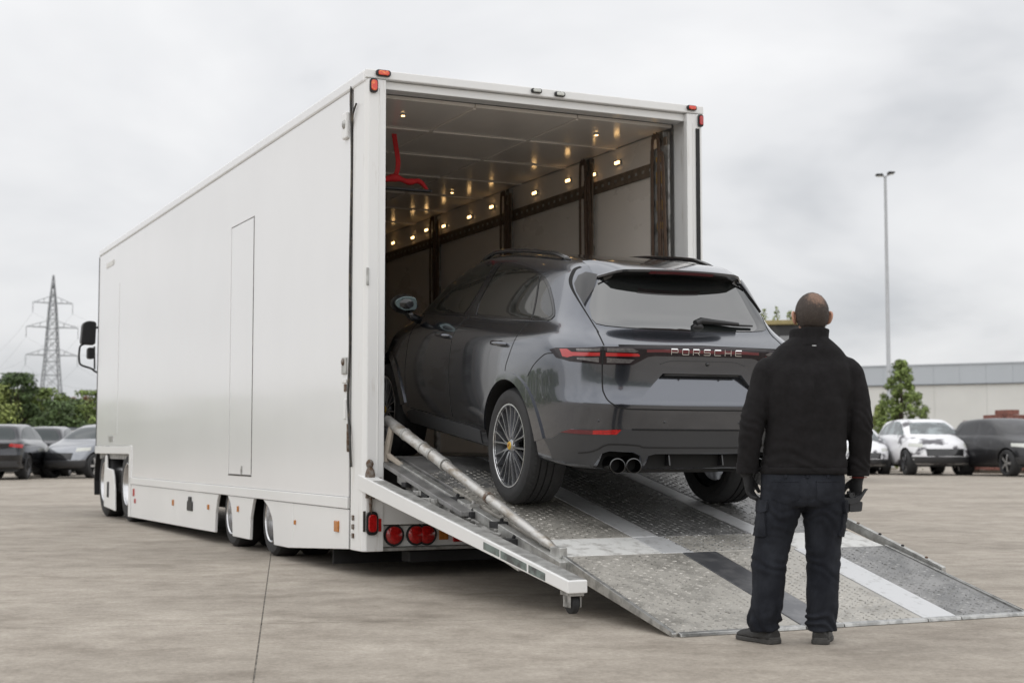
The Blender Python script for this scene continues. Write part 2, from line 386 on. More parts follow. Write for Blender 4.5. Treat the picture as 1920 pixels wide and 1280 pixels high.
# header in two steps, threshold beam
MB().box(0, W, .0, .20, 3.935, HT+.006).build('header_beam', M['white_trim'], tr, bevel=.008)
MB().box(PW, W-PW, .05, .20, 3.868, 3.932).build('header_lip', M['white_trim'], tr, bevel=.005)
MB().box(PW, W-PW, .012, .14, .41, .585).build('threshold_beam', M['white_trim'], tr, bevel=.006)
MB().box(PW, W-PW, .06, .16, .235, .40).build('lamp_board', M['white_trim'], tr, bevel=.006)
MB().box(PW, W-PW, .02, .10, .205, .231).build('bumper_strip', M['galv'], tr, bevel=.004)
MB().box(.45, W-.45, .16, .34, .10, .19).build('underrun_bar', M['chassis'], tr, bevel=.008)
for a_, b_ in ((.06, .75), (.78, 1.55), (1.58, 2.34), (2.37, W-.06)): MB().box(a_, b_, .9, .915, .05, .60).build('light_blocker', M['rubber'], tr)  # black sheets added across the underside to block light and deepen the shade
# lamps
def oval_lamp(x, z, wx, wz, mat, y=-.001, nm='marker_lamp', parent=tr):
    r = min(wx, wz)
    poly = rounded([(x-wx, z-wz), (x+wx, z-wz), (x+wx, z+wz), (x-wx, z+wz)], r*.9, 5)
    b = MB().prism(poly, 'y', y, y-.022).build(nm, M['black'], parent, bevel=.004)
    k = .74
    poly = rounded([(x-wx*k-.000, z-wz*k), (x+wx*k, z-wz*k), (x+wx*k, z+wz*k), (x-wx*k, z+wz*k)], r*.7, 5)
    MB().prism(poly, 'y', y-.02, y-.034).build('lens', M[mat], b, bevel=.006)
    return b
oval_lamp(.142, 3.978, .062, .026, 'redlit'); oval_lamp(3.01, 3.978, .048, .022, 'redlit')
oval_lamp(.062, 3.872, .034, .058, 'redlit', nm='corner_lamp'); oval_lamp(3.10, 3.872, .026, .055, 'red', nm='corner_lamp')
oval_lamp(1.497, 3.975, .048, .019, 'clear', nm='rear_work_lamp'); oval_lamp(1.715, 3.968, .048, .020, 'clear', nm='rear_work_lamp')
oval_lamp(.072, .425, .047, .092, 'red', nm='tail_lamp')
MB().box(.126, .150, -.012, .002, .36, .46).build('reflector', M['red'], tr, bevel=.003)
MB().box(.126, .150, -.004, .002, .70, .78).build('worn_sticker', M['rust'], tr)
for x in (.275, .462, .552, 2.59, 2.68, 2.866):
    b = MB().lathe([(0, .06), (.082, .06), (.086, .045), (.08, .038), (0, .038)], 'y', (x, 0, .325), 28).build('round_tail_lamp', M['rubber'], tr, smooth=40)
    MB().lathe([(0, .022), (.035, .024), (.062, .031), (.073, .042), (.073, .05), (0, .05)], 'y', (x, 0, .325), 28).build('lens', M['red'], b, smooth=40)
MB().box(.66, .74, .048, .062, .28, .38).build('reflector', M['orange'], tr, bevel=.004)
MB().box(.78, 1.02, .046, .062, .26, .37).build('reflector', M['red'], tr, bevel=.006)
# worn door fittings on the near post
lk = MB()
lk.sphere((.050, -.012, .885), (.032, .018, .036), 10, 6); lk.sphere((.052, -.016, .79), (.042, .026, .075), 10, 7)
lk.box(.02, .085, -.02, 0, .62, .75); lk.sphere((.085, -.014, .69), (.032, .02, .08), 8, 6)
lk.tube([(.06, -.012, .66), (.055, -.018, .58), (.062, -.012, .50)], .012, 7)
lk.build('latch_fitting', M['rust'], pl, smooth=40)
MB().box(.0, .02, -.012, 0, .36, .52).build('latch_plate', M['seal'], pl, bevel=.003)
MB().box(.012, .035, -.014, .0, 2.28, 2.42).build('grab_handle', M['galv'], pl, bevel=.006)
for z in (.30, .37, .44): MB().box(-.014, 0, .20, .235, z, z+.04).build('hinge_knuckle', M['rust'], pl, bevel=.004)
# side fittings ahead of the post
b = MB().box(-.02, 0, .40, .50, 1.60, 1.74).build('door_lock', M['galv'], tr, bevel=.01); MB().sphere((-.02, .45, 1.70), (.016, .03, .03), 10, 6).build('knob', M['rust'], b, smooth=True)
MB().box(-.01, 0, .41, .46, 1.46, 1.52).build('rust_plate', M['rust'], tr, bevel=.004)
MB().box(-.014, 0, .40, .50, 1.53, 1.56).build('hinge_plate', M['white_trim'], tr, bevel=.004)
MB().box(-.01, 0, .415, .47, 1.24, 1.40).build('hinge_plate', M['white_trim'], tr, bevel=.004)
b = MB().box(-.03, 0, .39, .50, 3.52, 3.74).build('hinge_bracket', M['white_trim'], tr, bevel=.012); MB().sphere((-.03, .44, 3.64), (.02, .03, .04), 10, 6).build('hinge_pin', M['galv'], b, smooth=True)
MB().box(-.008, 0, 10.9, 11.5, 3.66, 3.73).build('worn_lettering_strip', M['white_dirty'], tr)
# ---- interior
IX0, IX1, CZ = .13, 3.0, 3.86
MB().box(.05, W-.05, .16, L-.05, FL-.09, FL).build('deck', M['galv_dirty'], tr)
MB().box(.06, W-.06, .2, 9.3, .55, .84).build('chassis', M['chassis'], tr)
MB().box(.9, W-.9, .5, 9.3, .25, .55).build('chassis_beam', M['chassis'], tr)
MB().box(.055, W-.055, L-.06, L-.01, 1.04, PZ1).build('front_wall', M['white'], tr)
post_u = [.42, 1.82, 3.70, 5.78, 7.75, 9.7, 11.6]
for a, b in zip([.30]+post_u, post_u+[L-.06]):
    if b-a < .2: continue
    MB().box(IX1, IX1+.05, a+.006, b-.006, FL+.01, CZ-.004).build('wall_panel', M['inner_wall'], tr, bevel=.004)
    MB().box(IX0-.05, IX0, a+.006, b-.006, FL+.01, CZ-.004).build('wall_panel', M['inner_wall'], tr, bevel=.004)
k = .30
while k < L-.3:
    k2 = min(k+1.05, L-.06)
    for xa, xb in ((IX0, 1.08), (1.08, 2.05), (2.05, IX1)):
        MB().box(xa+.004, xb-.004, k+.004, k2-.004, CZ, CZ+.03).build('ceiling_panel', M['inner_ceil'], tr, bevel=.004)
    k = k2
for u in [1.35+1.05*i for i in range(9)]:
    MB().box(IX0, IX1, u-.03, u+.03, CZ-.012, CZ-.001).build('roof_bow', M['inner_ceil'], tr, bevel=.004)
MB().box(IX0, IX1, L-.12, L-.07, FL, CZ).build('bulkhead', M['chassis'], tr)
for x in (1.08, 2.05): MB().box(x-.012, x+.012, .32, L-.1, CZ-.016, CZ-.002).build('ceiling_conduit', M['inner_ceil'], tr)
# lashing rails with slots
for x0, x1 in ((IX1-.026, IX1), (IX0, IX0+.026)):
    rl = MB().box(x0, x1, .33, L-.2, 3.48, 3.60).build('lashing_rail', M['track'], tr, bevel=.006)
    sl = MB()
    for i in range(58):
        u = .5 + i*.13; xx = x0 if x0 > 1 else x1
        sl.box(xx-.003, xx+.003, u, u+.035, 3.525, 3.552)
    s_ = sl.build('rail_slots', M['galv'], rl); s_['kind'] = 'stuff'
# wall posts with hanging straps
random.seed(4)
def strap_loop(x, u, z0, z1, wd, mat, parent, sag=.03):
    c = spline([(x, u-wd, z0), (x-.02, u-wd, (z0+z1)/2), (x-sag, u-wd*.7, z1-.06), (x-sag, u, z1), (x-sag, u+wd*.7, z1-.06), (x-.02, u+wd, (z0+z1)/2), (x, u+wd, z0)], 5)
    mb = MB()
    for p, q in zip(c[:-1], c[1:]):
        n = Vector((1, 0, 0)); t = (q-p).normalized(); b = n.cross(t).normalized()*.022
        mb.add([p+b, p-b, q-b, q+b, p+b-n*.006, p-b-n*.006, q-b-n*.006, q+b-n*.006], [(0,1,2,3),(4,7,6,5),(0,3,7,4),(1,5,6,2)])
    return mb.build('hanging_strap', M[mat], parent)
for i, u in enumerate(post_u[:6]):
    for side in (1, 0):
        x0, x1 = (IX1-.05, IX1+.002) if side else (IX0-.002, IX0+.05)
        p = MB().box(x0, x1, u-.045, u+.045, FL+.02, CZ-.02).build('wall_post', M['galv_dirty'], tr, bevel=.006)
        if side:
            MB().box(x0-.012, x0, u-.12, u-.06, 1.9, 3.78).build('post_channel', M['track'], p, bevel=.004)
            strap_loop(x0-.012, u+.02, 2.0, 3.80-random.random()*.05, .075, 'strap_dark', p)
            strap_loop(x0-.03, u-.10, 2.3, 3.62, .05, 'strap_dark', p)
            if i == 0:
                for zz, hh in ((2.62, .05), (2.95, .07), (3.12, .10), (3.36, .12), (3.56, .05)): MB().box(x0-.05, x0-.01, u-.12+zz*.02, u-.06+zz*.02, zz, zz+hh).build('strap_buckle', M['strap_yellow'], p, bevel=.01)
                MB().box(x0-.02, x0, u-.16, u+.16, 1.6, 3.70).build('post_channel', M['galv_dirty'], p, bevel=.004)
                for zz in [1.8+.14*q for q in range(13)]: MB().box(x0-.034, x0-.018, u-.05, u+.01, zz, zz+.06).build('hook', M['steel'], p, bevel=.004)
# lit lamps : rows along both top corners
for i in range(16):
    u = .55 + i*.62
    lx = IX1-.03
    zz = 3.70 + .02*sin(i*2.3); u += .11*sin(i*1.7)
    b = MB().box(lx+.012, lx+.03, u-.055, u+.055, zz-.022, zz+.022).build('interior_lamp', M['galv'], tr, bevel=.006)
    MB().box(lx+.002, lx+.013, u-.042, u+.042, zz-.014, zz+.014).build('lens', M['lamp_warm'], b, bevel=.004)
for i in range(12):
    u = .8 + i*.85
    for x in (.62, 1.56, 2.5):
        if (i + int(x)) % 2 or i % 4: continue
        b = MB().lathe([(0, 0), (.024, 0), (.024, .010), (0, .010)], 'z', (x, u, CZ-.013), 14).build('interior_lamp', M['galv'], tr)
        MB().lathe([(0, -.006), (.014, -.006), (.016, 0), (0, 0)], 'z', (x, u, CZ-.013), 14).build('lens', M['lamp_warm'], b)
# ---- wheels
def truck_wheel(r, rim, wd, parent, loc, flip=False, dual=True):
    t = [(rim*.98, .0), (rim*1.08, -.004), (r*.90, .004), (r*.985, .03), (r, .055), (r, wd-.055), (r*.985, wd-.03), (r*.9, wd), (rim, wd)]
    s = -1 if flip else 1
    mb = MB(); mb.lathe([(a, s*h) for a, h in t], 'x', (0, 0, 0), 40)
    if dual: mb.lathe([(a, s*(h+wd+.05)) for a, h in t], 'x', (0, 0, 0), 40)
    for k in range(3):
        h = s*(.085+k*(wd-.17)/2)
    o = mb.build('wheel', M['tyre'], parent, smooth=35, loc=loc)
    rm = MB()
    rm.lathe([(rim*1.02, s*.0), (rim*.98, s*-.006), (rim*.93, s*.004), (rim*.90, s*.05), (rim*.84, s*.085), (rim*.62, s*.10), (rim*.55, s*.075), (rim*.40, s*.07), (rim*.36, s*.03), (rim*.2, s*.02), (0, s*.02)], 'x', (0, 0, 0), 40)
    R_ = rm.build('rim', M['alu'], o, smooth=35)
    nb = MB()
    for k in range(10):
        a = 2*pi*k/10; y, z = rim*.47*cos(a), rim*.47*sin(a)
        nb.tube([(s*.078, y, z), (s*.045, y, z)], .014, 6)
    nb.build('wheel_nuts', M['galv'], R_)
    return o
for u in (2.70, 4.16):
    truck_wheel(.335, .21, .25, tr, (.045, u, .335)); truck_wheel(.335, .21, .25, tr, (W-.045, u, .335), True)
    MB().tube([(.2, u, .32), (W-.2, u, .32)], .06, 10).build('axle', M['chassis'], tr)
    MB().box(.06, .62, u-.47, u+.47, .64, .66).build('mudguard', M['rubber'], tr)
tr_mud = MB().box(.05, .62, 9.28, 9.30, .25, .95).build('mudguard', M['rubber'], tr)
for u in (7.2, 8.9): MB().box(.5, .6, u, u+.12, .06, .6).build('landing_leg', M['chassis'], tr)
# red strap with folded hook block hanging from the near side of the ceiling : a loose thing
rd = thing('hanging_red_strap', 'bright red strap and folded red block hanging inside the trailer opening', 'strap', TR_LOC, TR_ROT)
c = spline([(.80, 1.5, CZ-.02), (.815, 1.5, 3.74), (.835, 1.49, 3.60), (.83, 1.5, 3.5), (.79, 1.5, 3.42)], 6); mb = MB()
for p, q in zip(c[:-1], c[1:]):
    mb.hexa([p+Vector(d) for d in ((-.022,-.006,0),(.022,-.006,0),(.022,.006,0),(-.022,.006,0))]+[q+Vector(d) for d in ((-.022,-.006,0),(.022,-.006,0),(.022,.006,0),(-.022,.006,0))])
mb.build('strap', M['strap_red'], rd)
mb = MB(); mb.tube(spline([(.66, 1.5, 3.40), (.80, 1.47, 3.435), (.92, 1.46, 3.405), (1.04, 1.48, 3.42), (1.13, 1.5, 3.345)], 5), [.014, .02, .024, .03, .036, .04, .034, .026, .022, .024, .028, .03, .028, .022, .024, .026, .024, .02, .018, .014, .01], 8)
mb.build('folded_strap', M['strap_red'], rd, smooth=True)
MB().box(.66, 1.16, 1.47, 1.53, 3.330, 3.352).build('carrier_bar', M['black'], rd, bevel=.006)
MB().tube([(.70, 1.53, 3.36), (.72, 1.56, CZ)], .008, 6).build('hanger_wire', M['black'], rd)
# ------------------------------------------------------------------ tractor in front
tk = thing('tractor_truck', 'white tractor unit coupled under the front of the long trailer, black mirror sticking out', 'truck', TR_LOC, TR_ROT)
cabm = MB(); cabm.prism([(12.32, .95), (14.25, .95), (14.35, 1.6), (14.1, 3.2), (13.6, 3.75), (12.32, 3.75)], 'x', .50, 2.64); cabm.build('cab', M['white'], tk, bevel=.06)
MB().box(-.004, .03, L+.004, L+.05, .96, 3.90).build('front_edge_seal', M['black'], tr)
MB().box(.10, .16, 12.16, 12.34, 1.0, 3.82).build('side_deflector', M['rubber'], tk, bevel=.01)
MB().box(.02, .12, 12.13, 12.20, .98, 3.86).build('gap_seal', M['black'], tk)
MB().box(.9, 2.24, 9.0, 13.8, .55, .80).build('chassis', M['chassis'], tk)
MB().box(.35, 2.8, 9.3, 12.2, .80, .90).build('catwalk', M['chassis'], tk)
for u in (9.86, 11.62):
    for fl, x in ((False, .05), (True, W-.05)):
        truck_wheel(.51, .29, .30, tk, (x, u, .51), fl, dual=(u < 11))
    MB().tube([(.3, u, .51), (W-.3, u, .51)], .09, 10).build('axle', M['chassis'], tk)
ts = MB(); ts.prism([(10.52, .118), (11.40, .155), (11.44, .55), (11.36, .90), (11.25, .90), (11.20, .72), (10.75, .70), (10.64, .60), (10.56, .42)], 'x', .004, .03); ts.build('side_fairing', M['white_trim'], tk, bevel=.012)
MB().box(.12, .7, 10.62, 11.3, .35, .74).build('fuel_tank', M['alu'], tk, bevel=.05)
MB().box(-.004, .006, 11.0, 11.13, .30, .52).build('step_well', M['rubber'], tk)
af = MB()
arc = [(11.80+.60*cos(a), .51+.60*sin(a)) for a in [radians(-20+i*20) for i in range(11)]]
for p, q in zip(arc[:-1], arc[1:]): af.hexa([(.03, p[0], p[1]), (.5, p[0], p[1]), (.5, q[0], q[1]), (.03, q[0], q[1])]+[(.03, p[0]+(p[0]-11.80)*.05, p[1]+(p[1]-.51)*.05), (.5, p[0]+(p[0]-11.80)*.05, p[1]+(p[1]-.51)*.05), (.5, q[0]+(q[0]-11.80)*.05, q[1]+(q[1]-.51)*.05), (.03, q[0]+(q[0]-11.80)*.05, q[1]+(q[1]-.51)*.05)])
af.build('front_mudguard', M['black'], tk)
# mirrors
mb = MB(); mb.prism(rounded([(-.125, 2.63), (.10, 2.62), (.11, 2.99), (-.02, 3.0), (-.10, 2.96)], .05), 'y', 12.95, 13.12)
mir = mb.build('mirror', M['black'], tk, bevel=.015); MB().prism(rounded([(-.11, 2.65), (.085, 2.645), (.09, 2.96), (-.09, 2.94)], .04), 'y', 12.944, 12.952).build('mirror_glass', M['black'], mir)
MB().prism(rounded([(-.02, 2.40), (.09, 2.40), (.10, 2.58), (-.02, 2.58)], .04), 'y', 12.95, 13.08).build('wide_angle_mirror', M['black'], tk, bevel=.012)
MB().tube(spline([(.10, 13.0, 2.66), (-.10, 13.0, 2.62), (-.14, 13.0, 2.52), (-.135, 13.0, 2.36), (-.10, 13.0, 2.30), (.05, 13.0, 2.25), (.12, 13.0, 2.20), (.27, 13.0, 2.16)], 5), .016, 8).build('mirror_arm', M['black'], tk, smooth=True)
MB().tube([(.09, 13.0, 2.6), (.10, 13.0, 2.24)], .014, 8).build('mirror_stay', M['black'], tk)
MB().tube([(.10, 13.02, 2.9), (.28, 13.02, 2.9)], .018, 8).build('mirror_stay', M['black'], tk)
# ------------------------------------------------------------------ loading ramp hinged to the trailer tail ; same local frame as the trailer
M['plate_a'] = material('chequer_plate_worn', (.24, .228, .205), .45, metal=.35, col2=(.43, .41, .37), vscale=5, thr=(.28, .52), bump=.2, bscale=90, rvar=.08)
M['plate_b'] = material('chequer_plate_grey', (.12, .12, .118), .42, metal=.45, col2=(.28, .275, .27), vscale=5, thr=(.30, .58), bump=.2, bscale=90, rvar=.08)
M['lug_a'] = material('worn_lug_tops', (.50, .48, .44), .36, metal=.55, col2=(.22, .21, .19), vscale=14, thr=(.38, .60))
M['lug_b'] = material('grey_lug_tops', (.40, .40, .39), .36, metal=.6, col2=(.14, .14, .135), vscale=14, thr=(.38, .60))
M['plate_white'] = material('worn_white_plate', (.62, .62, .60), .45, col2=(.36, .35, .33), vscale=11, thr=(.50, .68), bump=.08, bscale=60)
M['strip_dark'] = material('smooth_dark_strip', (.10, .102, .11), .30, metal=.5, col2=(.17, .17, .175), vscale=8, thr=(.45, .65), bump=.03)
M['strip_light'] = material('smooth_light_strip', (.58, .585, .59), .36, metal=.25, col2=(.40, .40, .39), vscale=14, thr=(.55, .70), bump=.04)
M['edge'] = material('bright_edge_metal', (.50, .50, .485), .34, metal=.8, col2=(.30, .30, .29), vscale=14, thr=(.45, .62), bump=.06)
M['moss'] = material('mossy_dirt', (.055, .054, .045), .9, col2=(.13, .125, .085), vscale=22, thr=(.45, .62), bump=.4, bscale=40)
rp = thing('loading_ramp', 'patched chequer plate ramp leading from the concrete up into the open trailer', 'ramp', TR_LOC, TR_ROT)
# profile of the running surface : (u, z)
PU = [(-4.085, .018), (-2.80, .345), (-1.43, .628), (.0, .925), (.17, .936)]
def prof(u):
    for (a, za), (b, zb) in zip(PU[:-1], PU[1:]):
        if u <= b: return za + (zb-za)*(u-a)/(b-a)
    return PU[-1][1]
def slab(name, x0, x1, u0, u1, mat, top=0., th=.035, us=None, bev=.004, xl=None):
    """plate following the ramp profile between u0 and u1 ; xl gives slanted left edge (x at u0, x at u1)"""
    mb = MB(); cuts = [u0] + [u for u, _ in PU if u0+.01 < u < u1-.01] + [u1]
    for a, b in zip(cuts[:-1], cuts[1:]):
        za, zb = prof(a)+top, prof(b)+top
        mb.hexa([(x0, a, za-th), (x1, a, za-th), (x1, b, zb-th), (x0, b, zb-th), (x0, a, za), (x1, a, za), (x1, b, zb), (x0, b, zb)])
    o = mb.build(name, M[mat], rp)
    if len(cuts) > 2: weld(o)
    if bev:
        b_ = o.modifiers.new('b', 'BEVEL'); b_.width = bev; b_.segments = 2; b_.limit_method = 'ANGLE'
    return o
X0, X1 = .337, 2.776
g = .006
# lower flap
slab('flap_plate', X0, 1.16, -4.085, -2.80-g, 'plate_a')
slab('flap_plate', 1.16+g, 1.42, -4.085, -2.80-g, 'strip_dark', top=.002)['label'] = 'smooth dark strip in the ramp flap'
slab('flap_plate', 1.42+g, 2.02, -4.085, -2.80-g, 'plate_a')
slab('flap_plate', 2.02+g, 2.27, -4.085, -2.80-g, 'strip_light', top=.003)['label'] = 'smooth light grey strip in the ramp flap'
slab('flap_plate', 2.27+g, X1, -4.085, -2.80-g, 'plate_b')['label'] = 'dark grey chequer plate at the right of the flap'
# bright nosing pieces along the foot, and flap edge rails
for a, b in ((X0+.01, 1.16), (1.166, 1.42), (1.426, 2.02), (2.026, 2.27), (2.276, X1)):
    MB().hexa([(a, -4.125, .001), (b, -4.125, .001), (b, -4.088, .001), (a, -4.088, .001), (a, -4.12, .020), (b, -4.12, .020), (b, -4.088, .026), (a, -4.088, .026)]).build('flap_nosing', M['edge'], rp, bevel=.003)
def rail(name, x0, x1, u0, u1, zt, zb, mat, bev=.004):
    mb = MB(); cuts = [u0] + [u for u, _ in PU if u0+.01 < u < u1-.01] + [u1]
    for a, b in zip(cuts[:-1], cuts[1:]):
        za, zb_ = prof(a), prof(b)
        mb.hexa([(x0, a, max(.002, za-zb)), (x1, a, max(.002, za-zb)), (x1, b, zb_-zb), (x0, b, zb_-zb), (x0, a, za+zt), (x1, a, za+zt), (x1, b, zb_+zt), (x0, b, zb_+zt)])
    o = weld(mb.build(name, M[mat], rp)); b_ = o.modifiers.new('b', 'BEVEL'); b_.width = bev; b_.segments = 2; b_.limit_method = 'ANGLE'; return o
rail('flap_edge', X0-.03, X0-.002, -4.10, -2.80, .006, .085, 'edge'); rail('flap_edge', X1+.002, X1+.03, -4.10, -2.80, .006, .085, 'edge')
# crossing band of plates above the hinge
slab('hinge_plate', X0, 1.02, -2.80, -2.42, 'plate_white')['label'] = 'worn white plate at the left end of the hinge band'
slab('hinge_plate', 1.02+g, 1.26, -2.80, -2.42, 'strip_light')
slab('hinge_plate', 1.26+g, 2.06, -2.80, -2.42, 'plate_a')
slab('hinge_plate', 2.06+g, X1, -2.80, -2.42, 'plate_white')['label'] = 'worn white plate at the right end of the hinge band'
MB().tube([(X0-.02, -2.803, .325), (X1+.02, -2.803, .325)], .013, 8).build('hinge_pin', M['galv_dirty'], rp)
# main deck : three plate columns and two smooth strips
slab('deck_plate', X0, 1.02, -2.42+g, -1.0, 'plate_a'); slab('deck_plate', X0, 1.02, -1.0+g, .165, 'plate_b')
slab('deck_plate', 1.02+g, 1.22, -2.42+g, .165, 'strip_light', top=.001)
slab('deck_plate', 1.22+g, 1.95, -2.42+g, -1.0, 'plate_b'); slab('deck_plate', 1.22+g, 1.95, -1.0+g, .165, 'plate_b')
slab('deck_plate', 1.95+g, 2.12, -2.42+g, .165, 'strip_light', top=.001)
slab('deck_plate', 2.12+g, X1, -2.42+g, -1.0, 'plate_b'); slab('deck_plate', 2.12+g, X1, -1.0+g, .165, 'plate_b')
# left apron beside the deck, mossy, stepped down
slab('apron_plate', .165, X0-.012, -1.55, .16, 'plate_b', top=-.03)['label'] = 'dirty mossy side plate beside the deck'
slab('deck_frame', X0+.03, X1-.03, -2.75, .16, 'chassis', top=-.045, th=.07)
# raised lugs of the chequer plate : real relief
def lugs(x0, x1, u0, u1, pitch=.047, seed=1):
    mb = MB(); rnd = random.Random(seed); r = 0; u = u0+.02
    while u < u1-.02:
        c = 0; x = x0+.02
        while x < x1-.015:
            z = prof(u)+.0006; z2 = prof(u+.01)-prof(u)
            s = 1 if (r+c) % 2 else -1
            a = s*.78 + rnd.gauss(0, .22); q_ = rnd.uniform(.7, 1.15); l, wd, h = .0185*q_, .0062*q_, .0055*rnd.uniform(.5, 1.1)
            if rnd.random() > .10:
                dx, dy = cos(a), sin(a); sl = (prof(u+.02)-prof(u))/.02
                def Q(p, q, hh):
                    X_, Y_ = x+dx*p-dy*q, u+dy*p+dx*q
                    return (X_, Y_, prof(Y_)+hh)
                mb.add([Q(-l, 0, 0), Q(0, -wd, 0), Q(l, 0, 0), Q(0, wd, 0), Q(-l*.45, 0, h), Q(l*.45, 0, h)],
                       [(0, 1, 5, 4), (1, 2, 5), (2, 3, 4, 5), (3, 0, 4)])
            x += pitch; c += 1
        u += pitch*.78; r += 1
    return mb
for (x0, x1, u0, u1, mt) in ((X0, 1.16, -4.08, -2.81, 'plate_a'), (1.426, 2.02, -4.08, -2.81, 'plate_a'), (2.276, X1, -4.08, -2.81, 'plate_b'), (X0, 1.02, -2.41, -.4, 'plate_a'), (1.226, 1.95, -2.8, -.4, 'plate_b'), (2.126, X1, -2.41, -.4, 'plate_b')):
    o = lugs(x0, x1, u0, u1, seed=int(x0*100)).build('plate_lugs', M[mt], rp, recalc=False); o['kind'] = 'stuff'; o.data.materials[0] = M['lug_a' if mt == 'plate_a' else 'lug_b']
# stepped side frame left of the deck
rail('side_channel', .262, X0-.014, -2.86, .0, -.015, .12, 'galv'); rail('side_channel', .205, .255, -2.60, -.2, -.075, .14, 'galv_dirty'); rail('side_channel', .150, .20, -2.50, -.5, -.125, .17, 'galv')
random.seed(11)
for i in range(17):
    u = -2.2 + i*.115 + random.uniform(-.03, .03); x = random.uniform(.17, .31); z = prof(u) - .045 - (.30-x)*.45
    mb = MB(); sx, su, sz = random.uniform(.02, .05), random.uniform(.03, .09), random.uniform(.012, .035)
    mb.box(x-sx, x+sx, u-su, u+su, z-.02, z+sz); mb.tube([(x, u, z), (x+.01, u-.02, z+sz+.02)], .014, 6)
    mb.build('frame_bracket', M['galv_dirty' if i % 3 else 'rubber'], rp, bevel=.005)
# broad white outrigger beam on a castor
BU0, BU1, BZ0, BZ1 = -3.49, .11, .262, .802
mb = MB(); mb.hexa([(-.005, BU0, BZ0-.072), (.120, BU0, BZ0-.072), (.120, BU1, BZ1-.12), (-.005, BU1, BZ1-.12), (-.005, BU0, BZ0), (.120, BU0, BZ0), (.120, BU1, BZ1), (-.005, BU1, BZ1)])
beam = mb.build('outrigger_beam', M['white_trim'], rp, bevel=.006)
mb = MB(); sl = (BZ1-BZ0)/(BU1-BU0)
def bz(u): return BZ0 + sl*(u-BU0)
mb.hexa([(.006, BU0+.01, bz(BU0)+.0005), (.115, BU0+.01, bz(BU0)+.0005), (.115, -.2, bz(-.2)+.0005), (.006, -.2, bz(-.2)+.0005), (.012, BU0+.012, bz(BU0)+.004), (.111, BU0+.012, bz(BU0)+.004), (.111, -.2, bz(-.2)+.004), (.012, -.2, bz(-.2)+.004)])
mb.build('beam_tread', M['galv'], beam)
M['scuff_green'] = material('scuffed_green_film', (.16, .20, .185), .35, col2=(.06, .065, .065), vscale=9, thr=(.42, .58))
for a, b in ((-3.20, -2.98), (-2.95, -2.58), (-2.56, -2.32)):
    MB().hexa([(-.008, a, bz(a)-.066), (-.004, a, bz(a)-.066), (-.004, b, bz(b)-.068), (-.008, b, bz(b)-.068), (-.008, a, bz(a)-.022), (-.004, a, bz(a)-.022), (-.004, b, bz(b)-.022), (-.008, b, bz(b)-.022)]).build('scuffed_sticker', M['scuff_green'], beam)
mb = MB(); mb.box(.02, .11, -3.47, -3.34, .172, .225); mb.box(.028, .036, -3.45, -3.36, .105, .180); mb.box(.094, .102, -3.45, -3.36, .105, .180)
cast = mb.build('castor_fork', M['galv_dirty'], rp, bevel=.004)
MB().lathe([(0, -.024), (.045, -.024), (.054, -.018), (.056, 0), (.054, .018), (.045, .024), (0, .024)], 'x', (.065, -3.405, .122), 24).build('castor_wheel', M['rubber'], cast, smooth=40)
# inner lower bracing under the ramp
for x in (.6, 1.55, 2.5): MB().hexa([(x, -2.9, .19), (x+.06, -2.9, .19), (x+.06, .1, .74), (x, .1, .74), (x, -2.9, .28), (x+.06, -2.9, .28), (x+.06, .1, .86), (x, .1, .86)]).build('ramp_bearer', M['chassis'], rp)
# round stay from hinge to the trailer jamb, with sleeves and a worn timber prop
A_, B_ = Vector((.318, -2.72, .375)), Vector((.262, .17, 1.225)); mb = MB()
def at(t): return A_ + (B_-A_)*t
mb.tube([at(0), at(.05), at(.62)], [.014, .031, .036], 12); stay = mb.build('ramp_stay', M['steel'], rp, smooth=40)
MB().tube([at(.60), at(1.0)], .043, 12).build('stay_sleeve', M['steel'], stay, smooth=40)
for t in (.34, .60, .68, .74, .86): MB().tube([at(t), at(t+.012)], .048 if t > .5 else .040, 12).build('stay_collar', M['galv'] if t != .34 else M['rust'], stay, smooth=40)
MB().tube([(.20, .06, .90), (.23, .05, 1.06), (.25, .03, 1.20)], [.035, .03, .024], 8).build('timber_prop', M['plank'], rp, smooth=40)
MB().tube([(.28, -.12, .87), (.22, .04, .95)], [.02, .026], 7).build('timber_prop', M['plank'], rp, smooth=40)
MB().box(.295, .345, -2.80, -2.66, .33, .40).build('stay_foot', M['galv'], rp, bevel=.006)
# right-hand guard : flat bar standing on edge with studs
mb = MB(); P0, P1 = Vector((2.83, -3.33, .235)), Vector((2.83, .05, 1.16))
mb.hexa([P0+Vector((-.012, 0, -.055)), P0+Vector((.022, 0, -.055)), P1+Vector((.022, 0, -.10)), P1+Vector((-.012, 0, -.10)), P0+Vector((-.012, 0, 0)), P0+Vector((.022, 0, 0)), P1+Vector((.022, 0, 0)), P1+Vector((-.012, 0, 0))])
grd = mb.build('right_guard_bar', M['galv'], rp, bevel=.004)
for k in range(14):
    q = P0 + (P1-P0)*(.05+k*.07); MB().sphere(q + Vector((.005, 0, .003)), (.012, .012, .009), 8, 5).build('stud', M['rubber' if k % 3 else 'rust'], grd)
